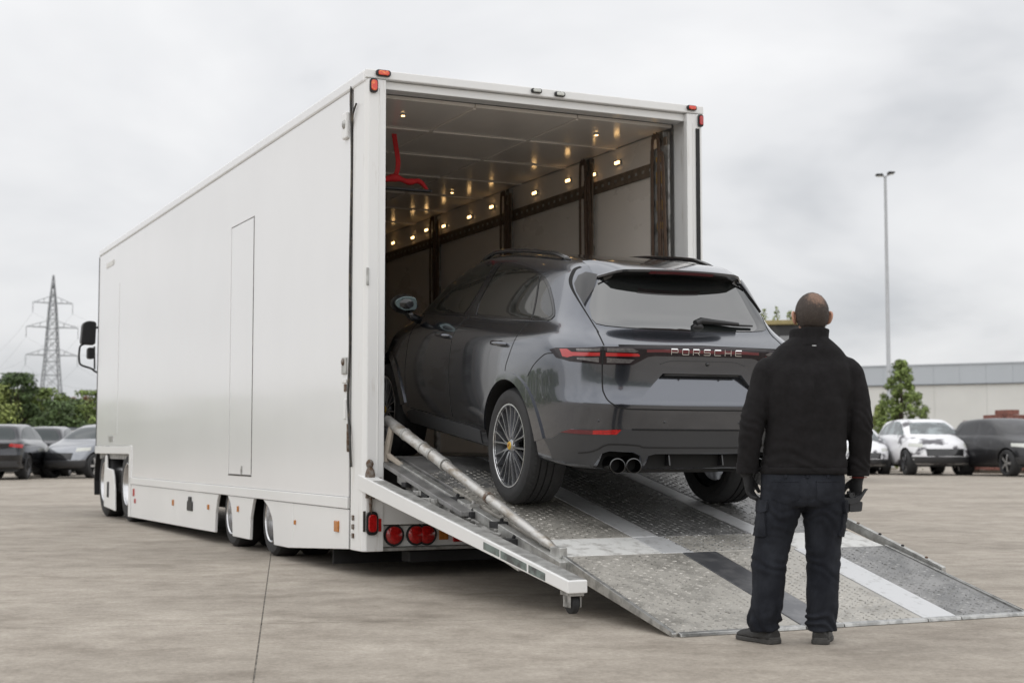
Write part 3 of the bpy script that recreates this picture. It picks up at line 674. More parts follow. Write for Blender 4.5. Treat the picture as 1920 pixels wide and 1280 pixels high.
# ------------------------------------------------------------------ estate-bodied off-roader (body shell)
CAR_ROWS = [
 # sill underside
 [(0,-.86,.345),(.35,-.86,.345),(.62,-.84,.34),(.74,-.78,.335),(.78,-.66,.34),(.80,-.42,.34),(.80,0,.33),(.80,.5,.32),(.79,1.25,.32),(.79,2.,.32),(.79,2.5,.33),(.76,3.1,.33),(.55,3.35,.33),(.35,3.42,.33),(0,3.44,.33)],
 [(0,-1.0,.355),(.35,-1.0,.355),(.63,-.975,.35),(.79,-.885,.35),(.87,-.70,.355),(.905,-.42,.36),(.895,0,.345),(.885,.5,.335),(.88,1.25,.335),(.88,2.,.335),(.89,2.5,.34),(.86,3.2,.34),(.62,3.55,.34),(.35,3.65,.34),(0,3.68,.34)],
 [(0,-1.055,.56),(.35,-1.05,.56),(.65,-1.02,.56),(.83,-.925,.56),(.905,-.73,.56),(.945,-.42,.56),(.955,0,.56),(.945,.5,.56),(.935,1.25,.55),(.935,2.,.55),(.95,2.55,.56),(.91,3.25,.56),(.65,3.62,.56),(.36,3.74,.56),(0,3.78,.56)],
 [(0,-1.09,.785),(.35,-1.085,.785),(.66,-1.055,.785),(.845,-.945,.785),(.915,-.73,.785),(.95,-.42,.785),(.96,0,.785),(.955,.5,.785),(.955,1.25,.77),(.95,2.,.78),(.96,2.55,.78),(.91,3.2,.76),(.65,3.55,.74),(.36,3.68,.73),(0,3.72,.73)],
 [(0,-1.05,.865),(.35,-1.045,.865),(.66,-1.015,.865),(.84,-.91,.865),(.915,-.71,.865),(.952,-.42,.87),(.962,0,.87),(.957,.5,.87),(.953,1.25,.87),(.95,2.,.87),(.955,2.55,.87),(.89,3.18,.86),(.64,3.52,.84),(.36,3.64,.83),(0,3.68,.83)],
 [(0,-1.045,1.04),(.35,-1.04,1.04),(.66,-1.005,1.04),(.845,-.885,1.04),(.925,-.69,1.04),(.958,-.42,1.05),(.965,0,1.05),(.955,.5,1.05),(.95,1.25,1.05),(.94,2.,1.05),(.935,2.55,1.04),(.86,3.12,1.0),(.61,3.42,.97),(.35,3.54,.96),(0,3.58,.96)],
 [(0,-1.055,1.155),(.35,-1.05,1.155),(.66,-1.01,1.155),(.835,-.88,1.155),(.912,-.67,1.16),(.94,-.40,1.17),(.94,0,1.17),(.93,.5,1.165),(.925,1.25,1.16),(.92,2.,1.155),(.90,2.5,1.14),(.82,3.05,1.10),(.58,3.3,1.07),(.33,3.4,1.06),(0,3.43,1.06)],
 [(0,-.955,1.215),(.35,-.95,1.215),(.66,-.905,1.215),(.80,-.79,1.22),(.865,-.60,1.23),(.88,-.36,1.235),(.87,0,1.235),(.875,.5,1.23),(.88,1.25,1.23),(.87,1.95,1.225),(.84,2.35,1.21),(.76,2.75,1.18),(.55,2.95,1.16),(.33,3.0,1.155),(0,3.02,1.15)],
 [(0,-.80,1.28),(.35,-.795,1.28),(.62,-.77,1.28),(.74,-.69,1.285),(.795,-.50,1.30),(.81,-.28,1.305),(.82,.05,1.30),(.83,.5,1.295),(.835,1.2,1.29),(.825,1.8,1.28),(.815,2.28,1.27),(.755,2.52,1.255),(.55,2.66,1.25),(.32,2.72,1.25),(0,2.74,1.25)],
 [(0,-.69,1.46),(.33,-.685,1.46),(.575,-.66,1.46),(.685,-.57,1.46),(.73,-.39,1.47),(.75,-.18,1.47),(.76,.1,1.47),(.765,.5,1.47),(.765,1.1,1.47),(.755,1.6,1.465),(.755,2.02,1.46),(.70,2.22,1.45),(.50,2.34,1.45),(.3,2.40,1.45),(0,2.42,1.45)],
 [(0,-.575,1.62),(.31,-.57,1.62),(.53,-.545,1.62),(.64,-.455,1.62),(.67,-.28,1.63),(.685,-.08,1.635),(.695,.15,1.64),(.70,.5,1.645),(.70,1.0,1.645),(.69,1.4,1.635),(.685,1.70,1.615),(.64,1.90,1.605),(.47,2.0,1.605),(.28,2.06,1.61),(0,2.08,1.615)],
 [(0,-.47,1.715),(.29,-.465,1.715),(.49,-.44,1.71),(.585,-.35,1.70),(.605,-.20,1.71),(.615,-.02,1.725),(.62,.2,1.74),(.625,.5,1.755),(.625,.95,1.765),(.62,1.26,1.755),(.605,1.47,1.73),(.555,1.62,1.705),(.43,1.70,1.705),(.26,1.75,1.712),(0,1.77,1.718)],
]
CAR_ROOF = [(.49,.012),(.29,.024),(0,.028)]   # x, rise above the cant rail

def car_cage():
    V, F, idx = [], [], {}
    nr, nc = len(CAR_ROWS), 15
    def vid(key, co):
        if key not in idx:
            idx[key] = len(V); V.append(co)
        return idx[key]
    for s in (1, -1):
        def g(i, j):
            x, y, z = CAR_ROWS[i][j]
            return vid(('r', i, j, 0 if j in (0, 14) else s), (x*s, y, z))
        def q(k, j):            # roof grid, k = 0 edge .. 3 centre ; j = 3..11
            if k == 0: return g(nr-1, j)
            if j == 3: return g(nr-1, 3-k)
            if j == 11: return g(nr-1, 11+k)
            ex, ey, ez = CAR_ROWS[-1][j]
            x, dz = CAR_ROOF[k-1]
            yb, yf = CAR_ROWS[-1][3-k][1], CAR_ROWS[-1][11+k][1]
            e0, e1 = CAR_ROWS[-1][3][1], CAR_ROWS[-1][11][1]
            t = (ey-e0)/(e1-e0)
            y = ey + (yb-e0)*(1-t) + (yf-e1)*t
            return vid(('t', k, j, 0 if k == 3 else s), (x*s, y, ez+dz))
        def add(a, b, c, d):
            F.append((a, b, c, d) if s > 0 else (d, c, b, a))
        for i in range(nr-1):
            for j in range(nc-1):
                add(g(i, j), g(i, j+1), g(i+1, j+1), g(i+1, j))
        for k in range(3):
            for j in range(3, 11):
                add(q(k, j), q(k, j+1), q(k+1, j+1), q(k+1, j))
    # close the underside
    bot = [idx[('r', 0, j, 0 if j in (0, 14) else 1)] for j in range(15)]
    botm = [idx[('r', 0, j, 0 if j in (0, 14) else -1)] for j in range(15)]
    for j in range(14):
        if j == 0: F.append((bot[1], bot[0], botm[1]))
        elif j == 13: F.append((bot[13], botm[13], bot[14]))
        else: F.append((bot[j+1], bot[j], botm[j], botm[j+1]))
    return V, F

def car_body_mesh(level):
    V, F = car_cage()
    me = bpy.data.meshes.new('cage'); me.from_pydata(V, [], F); me.update()
    # creases: sill edge and tailgate fold
    bm = bmesh.new(); bm.from_mesh(me)
    cl = bm.edges.layers.float.get('crease_edge') or bm.edges.layers.float.new('crease_edge')
    bm.verts.ensure_lookup_table()
    for e in bm.edges:
        z0, z1 = e.verts[0].co.z, e.verts[1].co.z
        y = max(e.verts[0].co.y, e.verts[1].co.y)
        if abs(z0-.785) < 1e-4 and abs(z1-.785) < 1e-4 and y < -.7: e[cl] = .75
        if abs(z0-1.155) < 1e-4 and abs(z1-1.155) < 1e-4 and y < -.8: e[cl] = .5
        if .33 < z0 < .39 and .33 < z1 < .39 and min(abs(v.co.x) for v in e.verts) > .0 and abs(e.verts[0].co.x) > .78: e[cl] = .3
    bmesh.ops.recalc_face_normals(bm, faces=bm.faces)
    bm.to_mesh(me); bm.free()
    o = bpy.data.objects.new('tmp', me); bpy.context.scene.collection.objects.link(o)
    m = o.modifiers.new('s', 'SUBSURF'); m.levels = level; m.render_levels = level
    bpy.context.view_layer.update(); dg = bpy.context.evaluated_depsgraph_get()
    res = bpy.data.meshes.new_from_object(o.evaluated_get(dg))
    bpy.data.objects.remove(o); bpy.data.meshes.remove(me)
    return res
# ------------------------------------------------------------------ materials of the car
def carpaint(name, col, flake=.12):
    m = bpy.data.materials.new(name); m.use_nodes = True; t = m.node_tree; b = t.nodes['Principled BSDF']; L = t.links.new
    b.inputs['Base Color'].default_value = tuple(col) + (1,); b.inputs['Metallic'].default_value = .9; b.inputs['Roughness'].default_value = .2
    b.inputs['Coat Weight'].default_value = 1; b.inputs['Coat Roughness'].default_value = .03; b.inputs['Coat IOR'].default_value = 1.65
    tcn = t.nodes.new('ShaderNodeTexCoord'); nz = t.nodes.new('ShaderNodeTexNoise'); nz.inputs['Scale'].default_value = 700; L(tcn.outputs['Object'], nz.inputs['Vector'])
    r = t.nodes.new('ShaderNodeValToRGB'); L(nz.outputs['Fac'], r.inputs[0])
    r.color_ramp.elements[0].color = tuple(c*(1-flake) for c in col) + (1,); r.color_ramp.elements[1].color = tuple(c*(1+flake*2) for c in col) + (1,)
    L(r.outputs[0], b.inputs['Base Color'])
    # film of road dust, thicker low down in soft patches
    nd = t.nodes.new('ShaderNodeTexNoise'); nd.inputs['Scale'].default_value = 3; nd.inputs['Detail'].default_value = 6; L(tcn.outputs['Object'], nd.inputs['Vector'])
    mr = t.nodes.new('ShaderNodeMapRange'); mr.inputs[1].default_value = .4; mr.inputs[2].default_value = .75; mr.inputs[3].default_value = .025; mr.inputs[4].default_value = .12
    L(nd.outputs['Fac'], mr.inputs[0]); L(mr.outputs[0], b.inputs['Coat Roughness'])
    return m
M['paint'] = carpaint('dark_grey_metallic_paint', (.086, .093, .110))
M['glass'] = material('tinted_glass', (.012, .014, .014), .03)
M['glass'].node_tree.nodes['Principled BSDF'].inputs['IOR'].default_value = 2.35
M['glass_side'] = material('side_glass', (.014, .014, .012), .03)
M['glass_side'].node_tree.nodes['Principled BSDF'].inputs['IOR'].default_value = 1.9
M['gloss_black'] = material('gloss_black_trim', (.010, .010, .011), .12, coat=.5)
M['satin'] = material('satin_grey_valance', (.042, .043, .046), .42, spec=.5, coat=.15, coatr=.3)
M['gap'] = material('panel_gap', (.006, .006, .006), .8)
M['lamp_smoke'] = material('smoked_lamp_cover', (.018, .013, .015), .10, spec=.35, var=.3, vscale=30)
M['lamp_red'] = material('red_lamp_bar', (.36, .014, .016), .15, coat=.8, emit=(1, .05, .03), estr=.03)
M['lamp_redd'] = material('dark_red_lamp', (.11, .008, .014), .1, coat=1)
M['lamp_grey'] = material('lamp_reflector_grey', (.16, .15, .15), .3, metal=.6, var=.4, vscale=60)
M['chrome'] = material('bright_chrome', (.80, .80, .80), .12, metal=1)
M['dark_chrome'] = material('dark_chrome_tip', (.10, .10, .10), .22, metal=1)
M['rim'] = material('grey_machined_alloy', (.33, .335, .35), .24, metal=.9)
M['rim_dark'] = material('dark_rim_barrel', (.09, .092, .098), .35, metal=.8)
M['rim_bright'] = material('bright_rim_edge', (.70, .70, .71), .2, metal=1)
M['crest'] = material('yellow_crest', (.62, .40, .05), .3, metal=.3)
M['crest_red'] = material('crest_red_field', (.35, .03, .03), .3)
M['crest_black'] = material('crest_black_field', (.01, .01, .01), .3)
M['mirror_glass'] = material('mirror_glass', (.16, .20, .20), .04, metal=1)

class Body:
    def __init__(s, me):
        s.me = me
        s.v = [v.co.copy() for v in me.vertices]; s.n = [v.normal.copy() for v in me.vertices]
        s.p = [tuple(p.vertices) for p in me.polygons]
        s.t = BVHTree.FromPolygons(s.v, s.p)
    def at(s, o, d):
        loc, nrm, i, _ = s.t.ray_cast(o, d)
        if loc is None:
            loc, nrm, i, _ = s.t.find_nearest(o + d*max(0, (-o).dot(d)))
        return loc, s.normal(loc, i)
    def near(s, p):
        loc, nrm, i, _ = s.t.find_nearest(p); return loc, s.normal(loc, i)
    def normal(s, p, i):
        q = s.p[i]; w = [1/((s.v[k]-p).length+1e-5) for k in q]
        n = Vector((0, 0, 0))
        # bilinear-like blend : inverse distance is smooth enough at this density
        for k, ww in zip(q, w): n += s.n[k]*ww
        return n.normalized()
BODY = Body(car_body_mesh(4))
def cast(view, a, b):
    if view == 'L': return BODY.at(Vector((-3, a, b)), Vector((1, 0, 0)))
    if view == 'R': return BODY.at(Vector((3, a, b)), Vector((-1, 0, 0)))
    if view == 'B': return BODY.at(Vector((a, -4, b)), Vector((0, 1, 0)))
    if view == 'T': return BODY.at(Vector((a, b, 4)), Vector((0, 0, -1)))
    if view == 'F': return BODY.at(Vector((a, 6, b)), Vector((0, -1, 0)))
def patch(name, poly, view, off, mat, parent, thick=.006, res=.04, holes=()):
    """a shell piece of exact outline lying on the body, standing off by off, with a returned edge"""
    def dens(pl):
        o = []
        for p, q in zip(pl, list(pl[1:]) + [pl[0]]):
            p, q = Vector(p), Vector(q); k = max(1, int((q-p).length/(res*.6)))
            o += [p + (q-p)*(i/k) for i in range(k)]
        return o
    loops = [dens(list(poly))] + [dens(list(h)) for h in holes]
    P, E = [], []
    for lp in loops:
        n = len(P); P += lp; E += [(n+i, n+(i+1) % len(lp)) for i in range(len(lp))]
    nb = len(P)
    xs = [p.x for p in loops[0]]; ys = [p.y for p in loops[0]]
    def inside(p, lp):
        c = False; j = len(lp)-1
        for i in range(len(lp)):
            if (lp[i].y > p.y) != (lp[j].y > p.y) and p.x < (lp[j].x-lp[i].x)*(p.y-lp[i].y)/(lp[j].y-lp[i].y)+lp[i].x: c = not c
            j = i
        return c
    kd = KDTree(nb)
    for i, p in enumerate(P): kd.insert((p.x, p.y, 0), i)
    kd.balance()
    y = min(ys)
    r = 0
    while y < max(ys):
        x = min(xs) + (res*.5 if r % 2 else 0)
        while x < max(xs):
            q = Vector((x, y))
            if inside(q, loops[0]) and not any(inside(q, h) for h in loops[1:]) and kd.find((x, y, 0))[2] > res*.45: P.append(q)
            x += res
        y += res*.87; r += 1
    ov, oe, of, vi, _, _ = delaunay_2d_cdt(P, E, [], 1 if not holes else 1, 1e-6)
    V, N = [], []
    for p in ov:
        loc, n = cast(view, p.x, p.y); V.append(loc + n*off); N.append(n)
    F = []
    for f in of:
        cx_ = sum((ov[i] for i in f), Vector((0, 0)))/len(f)
        if not inside(cx_, loops[0]) or any(inside(cx_, h) for h in loops[1:]): continue
        a, b, c = V[f[0]], V[f[1]], V[f[2]]
        F.append(tuple(f) if (b-a).cross(c-a).dot(N[f[0]]) > 0 else tuple(f)[::-1])
    cnt = {}
    for f in F:
        for i in range(len(f)):
            cnt[(f[i], f[(i+1) % len(f)])] = 1
    bd = [e for e in cnt if (e[1], e[0]) not in cnt]
    m = {}; 
    for a, b in bd:
        for k in (a, b):
            if k not in m: m[k] = len(V); V.append(V[k]-N[k]*(thick+off)); N.append(N[k])
    nf = len(F)
    for a, b in bd: F.append((b, a, m[a], m[b]))
    me = bpy.data.meshes.new(name); me.from_pydata([tuple(v) for v in V], [], F); me.update()
    me.polygons.foreach_set('use_smooth', [i < nf for i in range(len(F))])
    rim_n = []
    o = mobj(name, me, mat, parent, recalc=False)
    ln = []
    for pi_, p in enumerate(me.polygons):
        for li in p.loop_indices: ln.append(tuple(N[me.loops[li].vertex_index]) if pi_ < nf else tuple(p.normal))
    me.normals_split_custom_set(ln)
    return o
def band(line, w):     # thin closed outline round a polyline
    p = [Vector(q) for q in line]; L_, R_ = [], []
    for i in range(len(p)):
        t = (p[min(i+1, len(p)-1)]-p[max(i-1, 0)]).normalized(); n = Vector((-t.y, t.x))*w/2
        L_.append(p[i]+n); R_.append(p[i]-n)
    return [tuple(q) for q in L_ + R_[::-1]]
def curve2(pts, n=6, closed=False): return [(q.x, q.y) for q in spline([(a, b, 0) for a, b in pts], n, closed)]
def strip(name, line, view, off, w, mat, parent, **k):
    return patch(name, band(line, w), view, off, mat, parent, res=max(.03, w), thick=.002, **k)
def mir(poly): return [(-a, b) for a, b in poly][::-1]

WHEELS = [(-1, -.0, .405), (1, -.0, .405), (-1, 2.88, .405), (1, 2.88, .405)]
def shell(parent, mat, cut_rear=True):
    me = car_body_mesh(3)
    o = mobj('body', me, [mat, M['gap'], M['satin']], None, recalc=False)
    cuts = []
    def ring(y, z, n=64): return [(y+.463*cos(2*pi*k/n), z+.463*sin(2*pi*k/n)) for k in range(n)]
    for s, y, z in WHEELS: cuts.append(MB().prism(ring(y, z), 'x', min(s*.64, s*1.2), max(s*.64, s*1.2)))
    if cut_rear:
        cuts.append(MB().hexa([(-.46, -1.25, .815), (.46, -1.25, .815), (.46, -1.052, .815), (-.46, -1.052, .815), (-.295, -1.25, .99), (.295, -1.25, .99), (.295, -.985, .99), (-.295, -.985, .99)]))
        for s in (1, -1):
            cuts.append(MB().prism([(s*.70, .2), (s*.672, .462), (s*.631, .478), (s*.471, .472), (s*.42, .45), (s*.395, .2)], 'y', -1.3, -.90))
        cuts.append(MB().prism([(-.375, .2), (-.36, .448), (-.31, .463), (.31, .463), (.36, .448), (.375, .2)], 'y', -1.3, -.955))
    cos_ = []
    for c in cuts:
        cm = c.mesh('cut'); bm = bmesh.new(); bm.from_mesh(cm); bmesh.ops.recalc_face_normals(bm, faces=bm.faces); bm.to_mesh(cm); bm.free()
        co = bpy.data.objects.new('cut', cm); COL.objects.link(co); cos_.append(co)
        md = o.modifiers.new('b', 'BOOLEAN'); md.operation = 'DIFFERENCE'; md.solver = 'EXACT'; md.object = co
    bpy.context.view_layer.update(); dg = bpy.context.evaluated_depsgraph_get(); me2 = bpy.data.meshes.new_from_object(o.evaluated_get(dg))
    o.modifiers.clear(); o.data = me2
    for co in cos_: bpy.data.objects.remove(co)
    o.parent = parent
    me2.polygons.foreach_set('use_smooth', [True]*len(me2.polygons)); me2.set_sharp_from_angle(angle=radians(32))
    for p in me2.polygons:
        c = p.center
        for s, y, z in WHEELS:
            d = math.hypot(c.y-y, c.z-z)
            if c.x*s > .6 and d < .4635 and (abs(d-.463) < .004 or abs(c.x*s-.64) < .004): p.material_index = 1
        if c.y < -.85 and c.z < .485 and (abs(c.y+.90) < .004 or abs(c.y+.955) < .004 or abs(p.normal.z) < .2 and abs(p.normal.x) > .7 or p.normal.z < -.8 and abs(c.x) < .7 and c.z > .44): p.material_index = 1
    return o

def car_wheel(parent, s, y, z, full=True, mats=None):
    """wheel mesh = rim ; children tyre, spokes, hub cap, disc"""
    R = .405 if not (s > 0 and y < 1) else .412; xo = s*.925
    mb = MB(); rim_r = .292
    mb.lathe([(rim_r+.004, -.004*s), (rim_r-.004, .0), (rim_r-.012, -.002*-s), (rim_r-.016, -.03*s), (rim_r-.03, -.05*s), (rim_r-.045, -.20*s), (rim_r, -.235*s)], 'x', (0, 0, 0), 56)
    wh = mb.build('wheel', M['rim_dark'], parent, smooth=40, loc=(xo, y, z))
    t = [(rim_r, -.012), (rim_r+.008, .004), (R*.83, .014), (R*.90, .012), (R*.955, .0), (R*.985, -.020), (R*.997, -.040)]
    g = []
    for k, xg in enumerate((-.075, -.125, -.175)):
        g += [(R, xg+.022), (R, xg+.006), (R-.011, xg+.004), (R-.011, xg-.004), (R, xg-.006), (R, xg-.022)]
    t += g + [(R*.997, -.235), (R*.985, -.255), (R*.955, -.272), (R*.86, -.282), (rim_r, -.26)]
    tm = MB().lathe([(a, h*s) for a, h in t], 'x', (0, 0, 0), 72)
    ty = tm.build('tyre', M['tyre'], wh, smooth=28)
    if full:
        # shoulder blocks of the tread
        tb = MB()
        for k in range(76):
            a = 2*pi*k/76; a2 = a+2*pi/76*.62
            def P(r, x, aa): return (x*s, r*cos(aa), r*sin(aa))
            tb.add([P(R*.962, -.004, a), P(R*.962, -.004, a2), P(R+.0035, -.045, a2), P(R+.0035, -.045, a), P(R*.955, -.002, a), P(R*.955, -.002, a2)], [(0, 1, 2, 3), (0, 4, 5, 1)])
            for xc in (-.098, -.150):
                tb.add([P(R+.0015, xc+.016, a), P(R+.0015, xc+.016, a2), P(R+.0015, xc-.016, a2), P(R+.0015, xc-.016, a), P(R-.006, xc+.016, a), P(R-.006, xc+.016, a2), P(R-.006, xc-.016, a2), P(R-.006, xc-.016, a)], [(0, 1, 2, 3), (0, 4, 5, 1), (2, 6, 7, 3)])
        b = tb.build('tread_blocks', M['tyre'], ty); b['kind'] = 'stuff'
        lr = MB().lathe([(rim_r+.003, 0), (rim_r+.002, .005*s), (rim_r-.008, .005*s), (rim_r-.014, -.008*s)], 'x', (0, 0, 0), 64).build('rim_lip', M['rim_bright'], wh, smooth=60)
        N = 10
        for k in range(N):
            a = 2*pi*k/N + .12
            sp = MB()
            def PT(r, da, x): return Vector((x*s, r*cos(a+da), r*sin(a+da)))
            for da in (-.13, .15):
                # each arm: a tapering bar from hub to lip, faceted top
                c = [PT(.040, da*.1, -.020), PT(.085, da*.35, -.012), PT(.16, da*.8, -.012), PT(.23, da*.98, -.010), PT(rim_r-.014, da, -.006)]
                wd = [.017, .010, .0085, .0085, .011]
                ring = []
                for i, q in enumerate(c):
                    tn = (c[min(i+1, 4)]-c[max(i-1, 0)]).normalized(); sd_ = tn.cross(Vector((s, 0, 0))).normalized()*wd[i]
                    ring.append([q+sd_*.55+Vector((.006*s, 0, 0)), q-sd_*.55+Vector((.006*s, 0, 0)), q-sd_-Vector((.022*s, 0, 0)), q+sd_-Vector((.022*s, 0, 0))])
                v = [p for r_ in ring for p in r_]; f = []
                for i in range(4):
                    for j in range(4): f.append((i*4+j, i*4+(j+1) % 4, (i+1)*4+(j+1) % 4, (i+1)*4+j))
                sp.add(v, f)
            sp.build('spoke', M['rim'], wh, smooth=25)
        MB().lathe([(0, -.004*s), (.03, -.004*s), (.045, -.012*s), (.062, -.02*s), (.066, -.05*s)], 'x', (0, 0, 0), 28).build('hub', M['rim'], wh, smooth=40)
        cap = MB().lathe([(0, .002*s), (.026, .002*s), (.030, -.004*s)], 'x', (0, 0, 0), 24).build('hub_cap', M['crest'], wh, smooth=40)
        # small shield on the cap : quartered crest
        sh = [(-.017, .020), (.017, .020), (.016, -.006), (0, -.023), (-.016, -.006)]
        MB().prism(sh, 'x', .0025*s, .004*s).build('crest', M['crest'], cap)
        for (yy, zz, mt) in ((-.009, .010, 'crest_red'), (.009, -.006, 'crest_red'), (0, .002, 'crest_black')):
            MB().prism([(yy-.005, zz-.006), (yy+.005, zz-.006), (yy+.005, zz+.006), (yy-.005, zz+.006)], 'x', .004*s, .005*s).build('crest_field', M[mt], cap)
        for k in range(5):
            a = 2*pi*k/5+.3; p = Vector((-.012*s, .05*cos(a), .05*sin(a))); MB().tube([p, p-Vector((.02*s, 0, 0))], .007, 8).build('wheel_bolt', M['dark_chrome'], wh)
        MB().lathe([(.06, -.075*s), (.19, -.075*s), (.19, -.105*s), (.06, -.105*s)], 'x', (0, 0, 0), 40).build('brake_disc', M['dark_chrome'], wh, smooth=30)
        cp = MB()
        arc = [radians(150+10*i) for i in range(8)]
        for p, q in zip(arc[:-1], arc[1:]):
            cp.hexa([(-.055*s, .13*cos(p), .13*sin(p)), (-.12*s, .13*cos(p), .13*sin(p)), (-.12*s, .13*cos(q), .13*sin(q)), (-.055*s, .13*cos(q), .13*sin(q)), (-.055*s, .205*cos(p), .205*sin(p)), (-.12*s, .205*cos(p), .205*sin(p)), (-.12*s, .205*cos(q), .205*sin(q)), (-.055*s, .205*cos(q), .205*sin(q))])
        cp.build('brake_caliper', M['black'], wh)
    else:
        mb = MB()
        for k in range(5):
            a = 2*pi*k/5
            mb.hexa([(s*-.01, .04*cos(a+d), .04*sin(a+d)) for d in (-1, 1)] + [(s*-.01, .285*cos(a+d), .285*sin(a+d)) for d in (.13, -.13)] + [(s*-.03, .04*cos(a+d), .04*sin(a+d)) for d in (-1, 1)] + [(s*-.03, .285*cos(a+d), .285*sin(a+d)) for d in (.13, -.13)])
        mb.build('spokes', M['alu'], wh)
        MB().lathe([(0, -.12*s), (.28, -.12*s)], 'x', (0, 0, 0), 24).build('brake_disc', M['chassis'], wh)
    return wh

# outlines in the car's own metres, left side (y forward, z up)
DLO = [(-.398, 1.330), (-.385, 1.304), (-.345, 1.292), (-.085, 1.285), (.397, 1.280), (.964, 1.283), (1.6, 1.273), (2.33, 1.262), (2.33, 1.29), (2.06, 1.44), (1.78, 1.575), (1.50, 1.668), (1.30, 1.697), (1.1, 1.706), (.935, 1.704), (.72, 1.695), (.528, 1.680), (.37, 1.662), (.211, 1.640), (.04, 1.605), (-.06, 1.568), (-.15, 1.522), (-.27, 1.44), (-.36, 1.368)]
G_Q = [(-.370, 1.336), (-.355, 1.318), (-.325, 1.309), (-.105, 1.302), (-.035, 1.44), (.055, 1.588), (-.04, 1.555), (-.135, 1.508), (-.25, 1.43), (-.335, 1.366)]
G_R = [(-.075, 1.302), (.397, 1.297), (.945, 1.299), (1.00, 1.40), (.945, 1.55), (.90, 1.683), (.72, 1.676), (.528, 1.661), (.37, 1.644), (.211, 1.622), (.09, 1.598), (-.005, 1.44)]
G_F = [(1.23, 1.297), (1.6, 1.291), (2.10, 1.284), (2.20, 1.30), (2.02, 1.42), (1.76, 1.553), (1.49, 1.645), (1.30, 1.676), (1.045, 1.686), (1.10, 1.55), (1.17, 1.40)]
BACK = [(-.652, 1.292), (-.60, 1.281), (-.50, 1.275), (-.25, 1.268), (0, 1.265), (.25, 1.268), (.50, 1.275), (.60, 1.281), (.652, 1.292), (.665, 1.32), (.655, 1.40), (.61, 1.50), (.545, 1.585), (.50, 1.615), (.3, 1.635), (0, 1.64), (-.3, 1.635), (-.50, 1.615), (-.545, 1.585), (-.61, 1.50), (-.655, 1.40), (-.665, 1.32)]

def glazing(car, full=True):
    for v in ('L', 'R'):
        tr_ = patch('window_surround', DLO, v, .004, M['gloss_black'], car, thick=.006)
        for nm, pl in (('front_door_glass', G_F), ('rear_door_glass', G_R), ('quarter_glass', G_Q)):
            patch(nm, rounded(pl, .012, 2), v, .0065, M['glass_side'], car, thick=.003)
        if full:
            for ln in ([(1.222, 1.29), (1.16, 1.40), (1.09, 1.55), (1.035, 1.69)], [(.968, 1.29), (1.015, 1.40), (.962, 1.55), (.915, 1.69)], [(-.090, 1.292), (-.02, 1.44), (.075, 1.60)]):
                strip('window_trim', curve2(ln, 4), v, .0085, .008, M['dark_chrome'], car)
    patch('rear_window', BACK, 'B', .004, M['glass'], car, thick=.006)
    # windscreen
    ws = [(-.66, 1.29), (0, 1.275), (.66, 1.29), (.60, 1.45), (.53, 1.62), (.50, 1.655), (0, 1.67), (-.50, 1.655), (-.53, 1.62), (-.60, 1.45)]
    patch('windscreen', ws, 'F', .004, M['glass'], car, thick=.006)

car = thing('dark_grey_suv', 'dark grey metallic sport utility car standing on the ramp with its nose inside the trailer', 'car', (.816, 10.874, .623), (radians(6.37), 0, radians(22.5)))
body = shell(car, M['paint'])
glazing(car)
for s, y, z in WHEELS: car_wheel(car, s, y, z - (.008 if s > 0 and y < 1 else 0))
MB().box(-.62, .62, -.62, 3.3, .29, .40).build('underbody', M['gap'], car, bevel=.02)
MB().tube([(-.75, 0, .38), (.75, 0, .38)], .05, 10).box(-.35, .35, -.7, -.45, .30, .42).build('rear_suspension', M['chassis'], car)
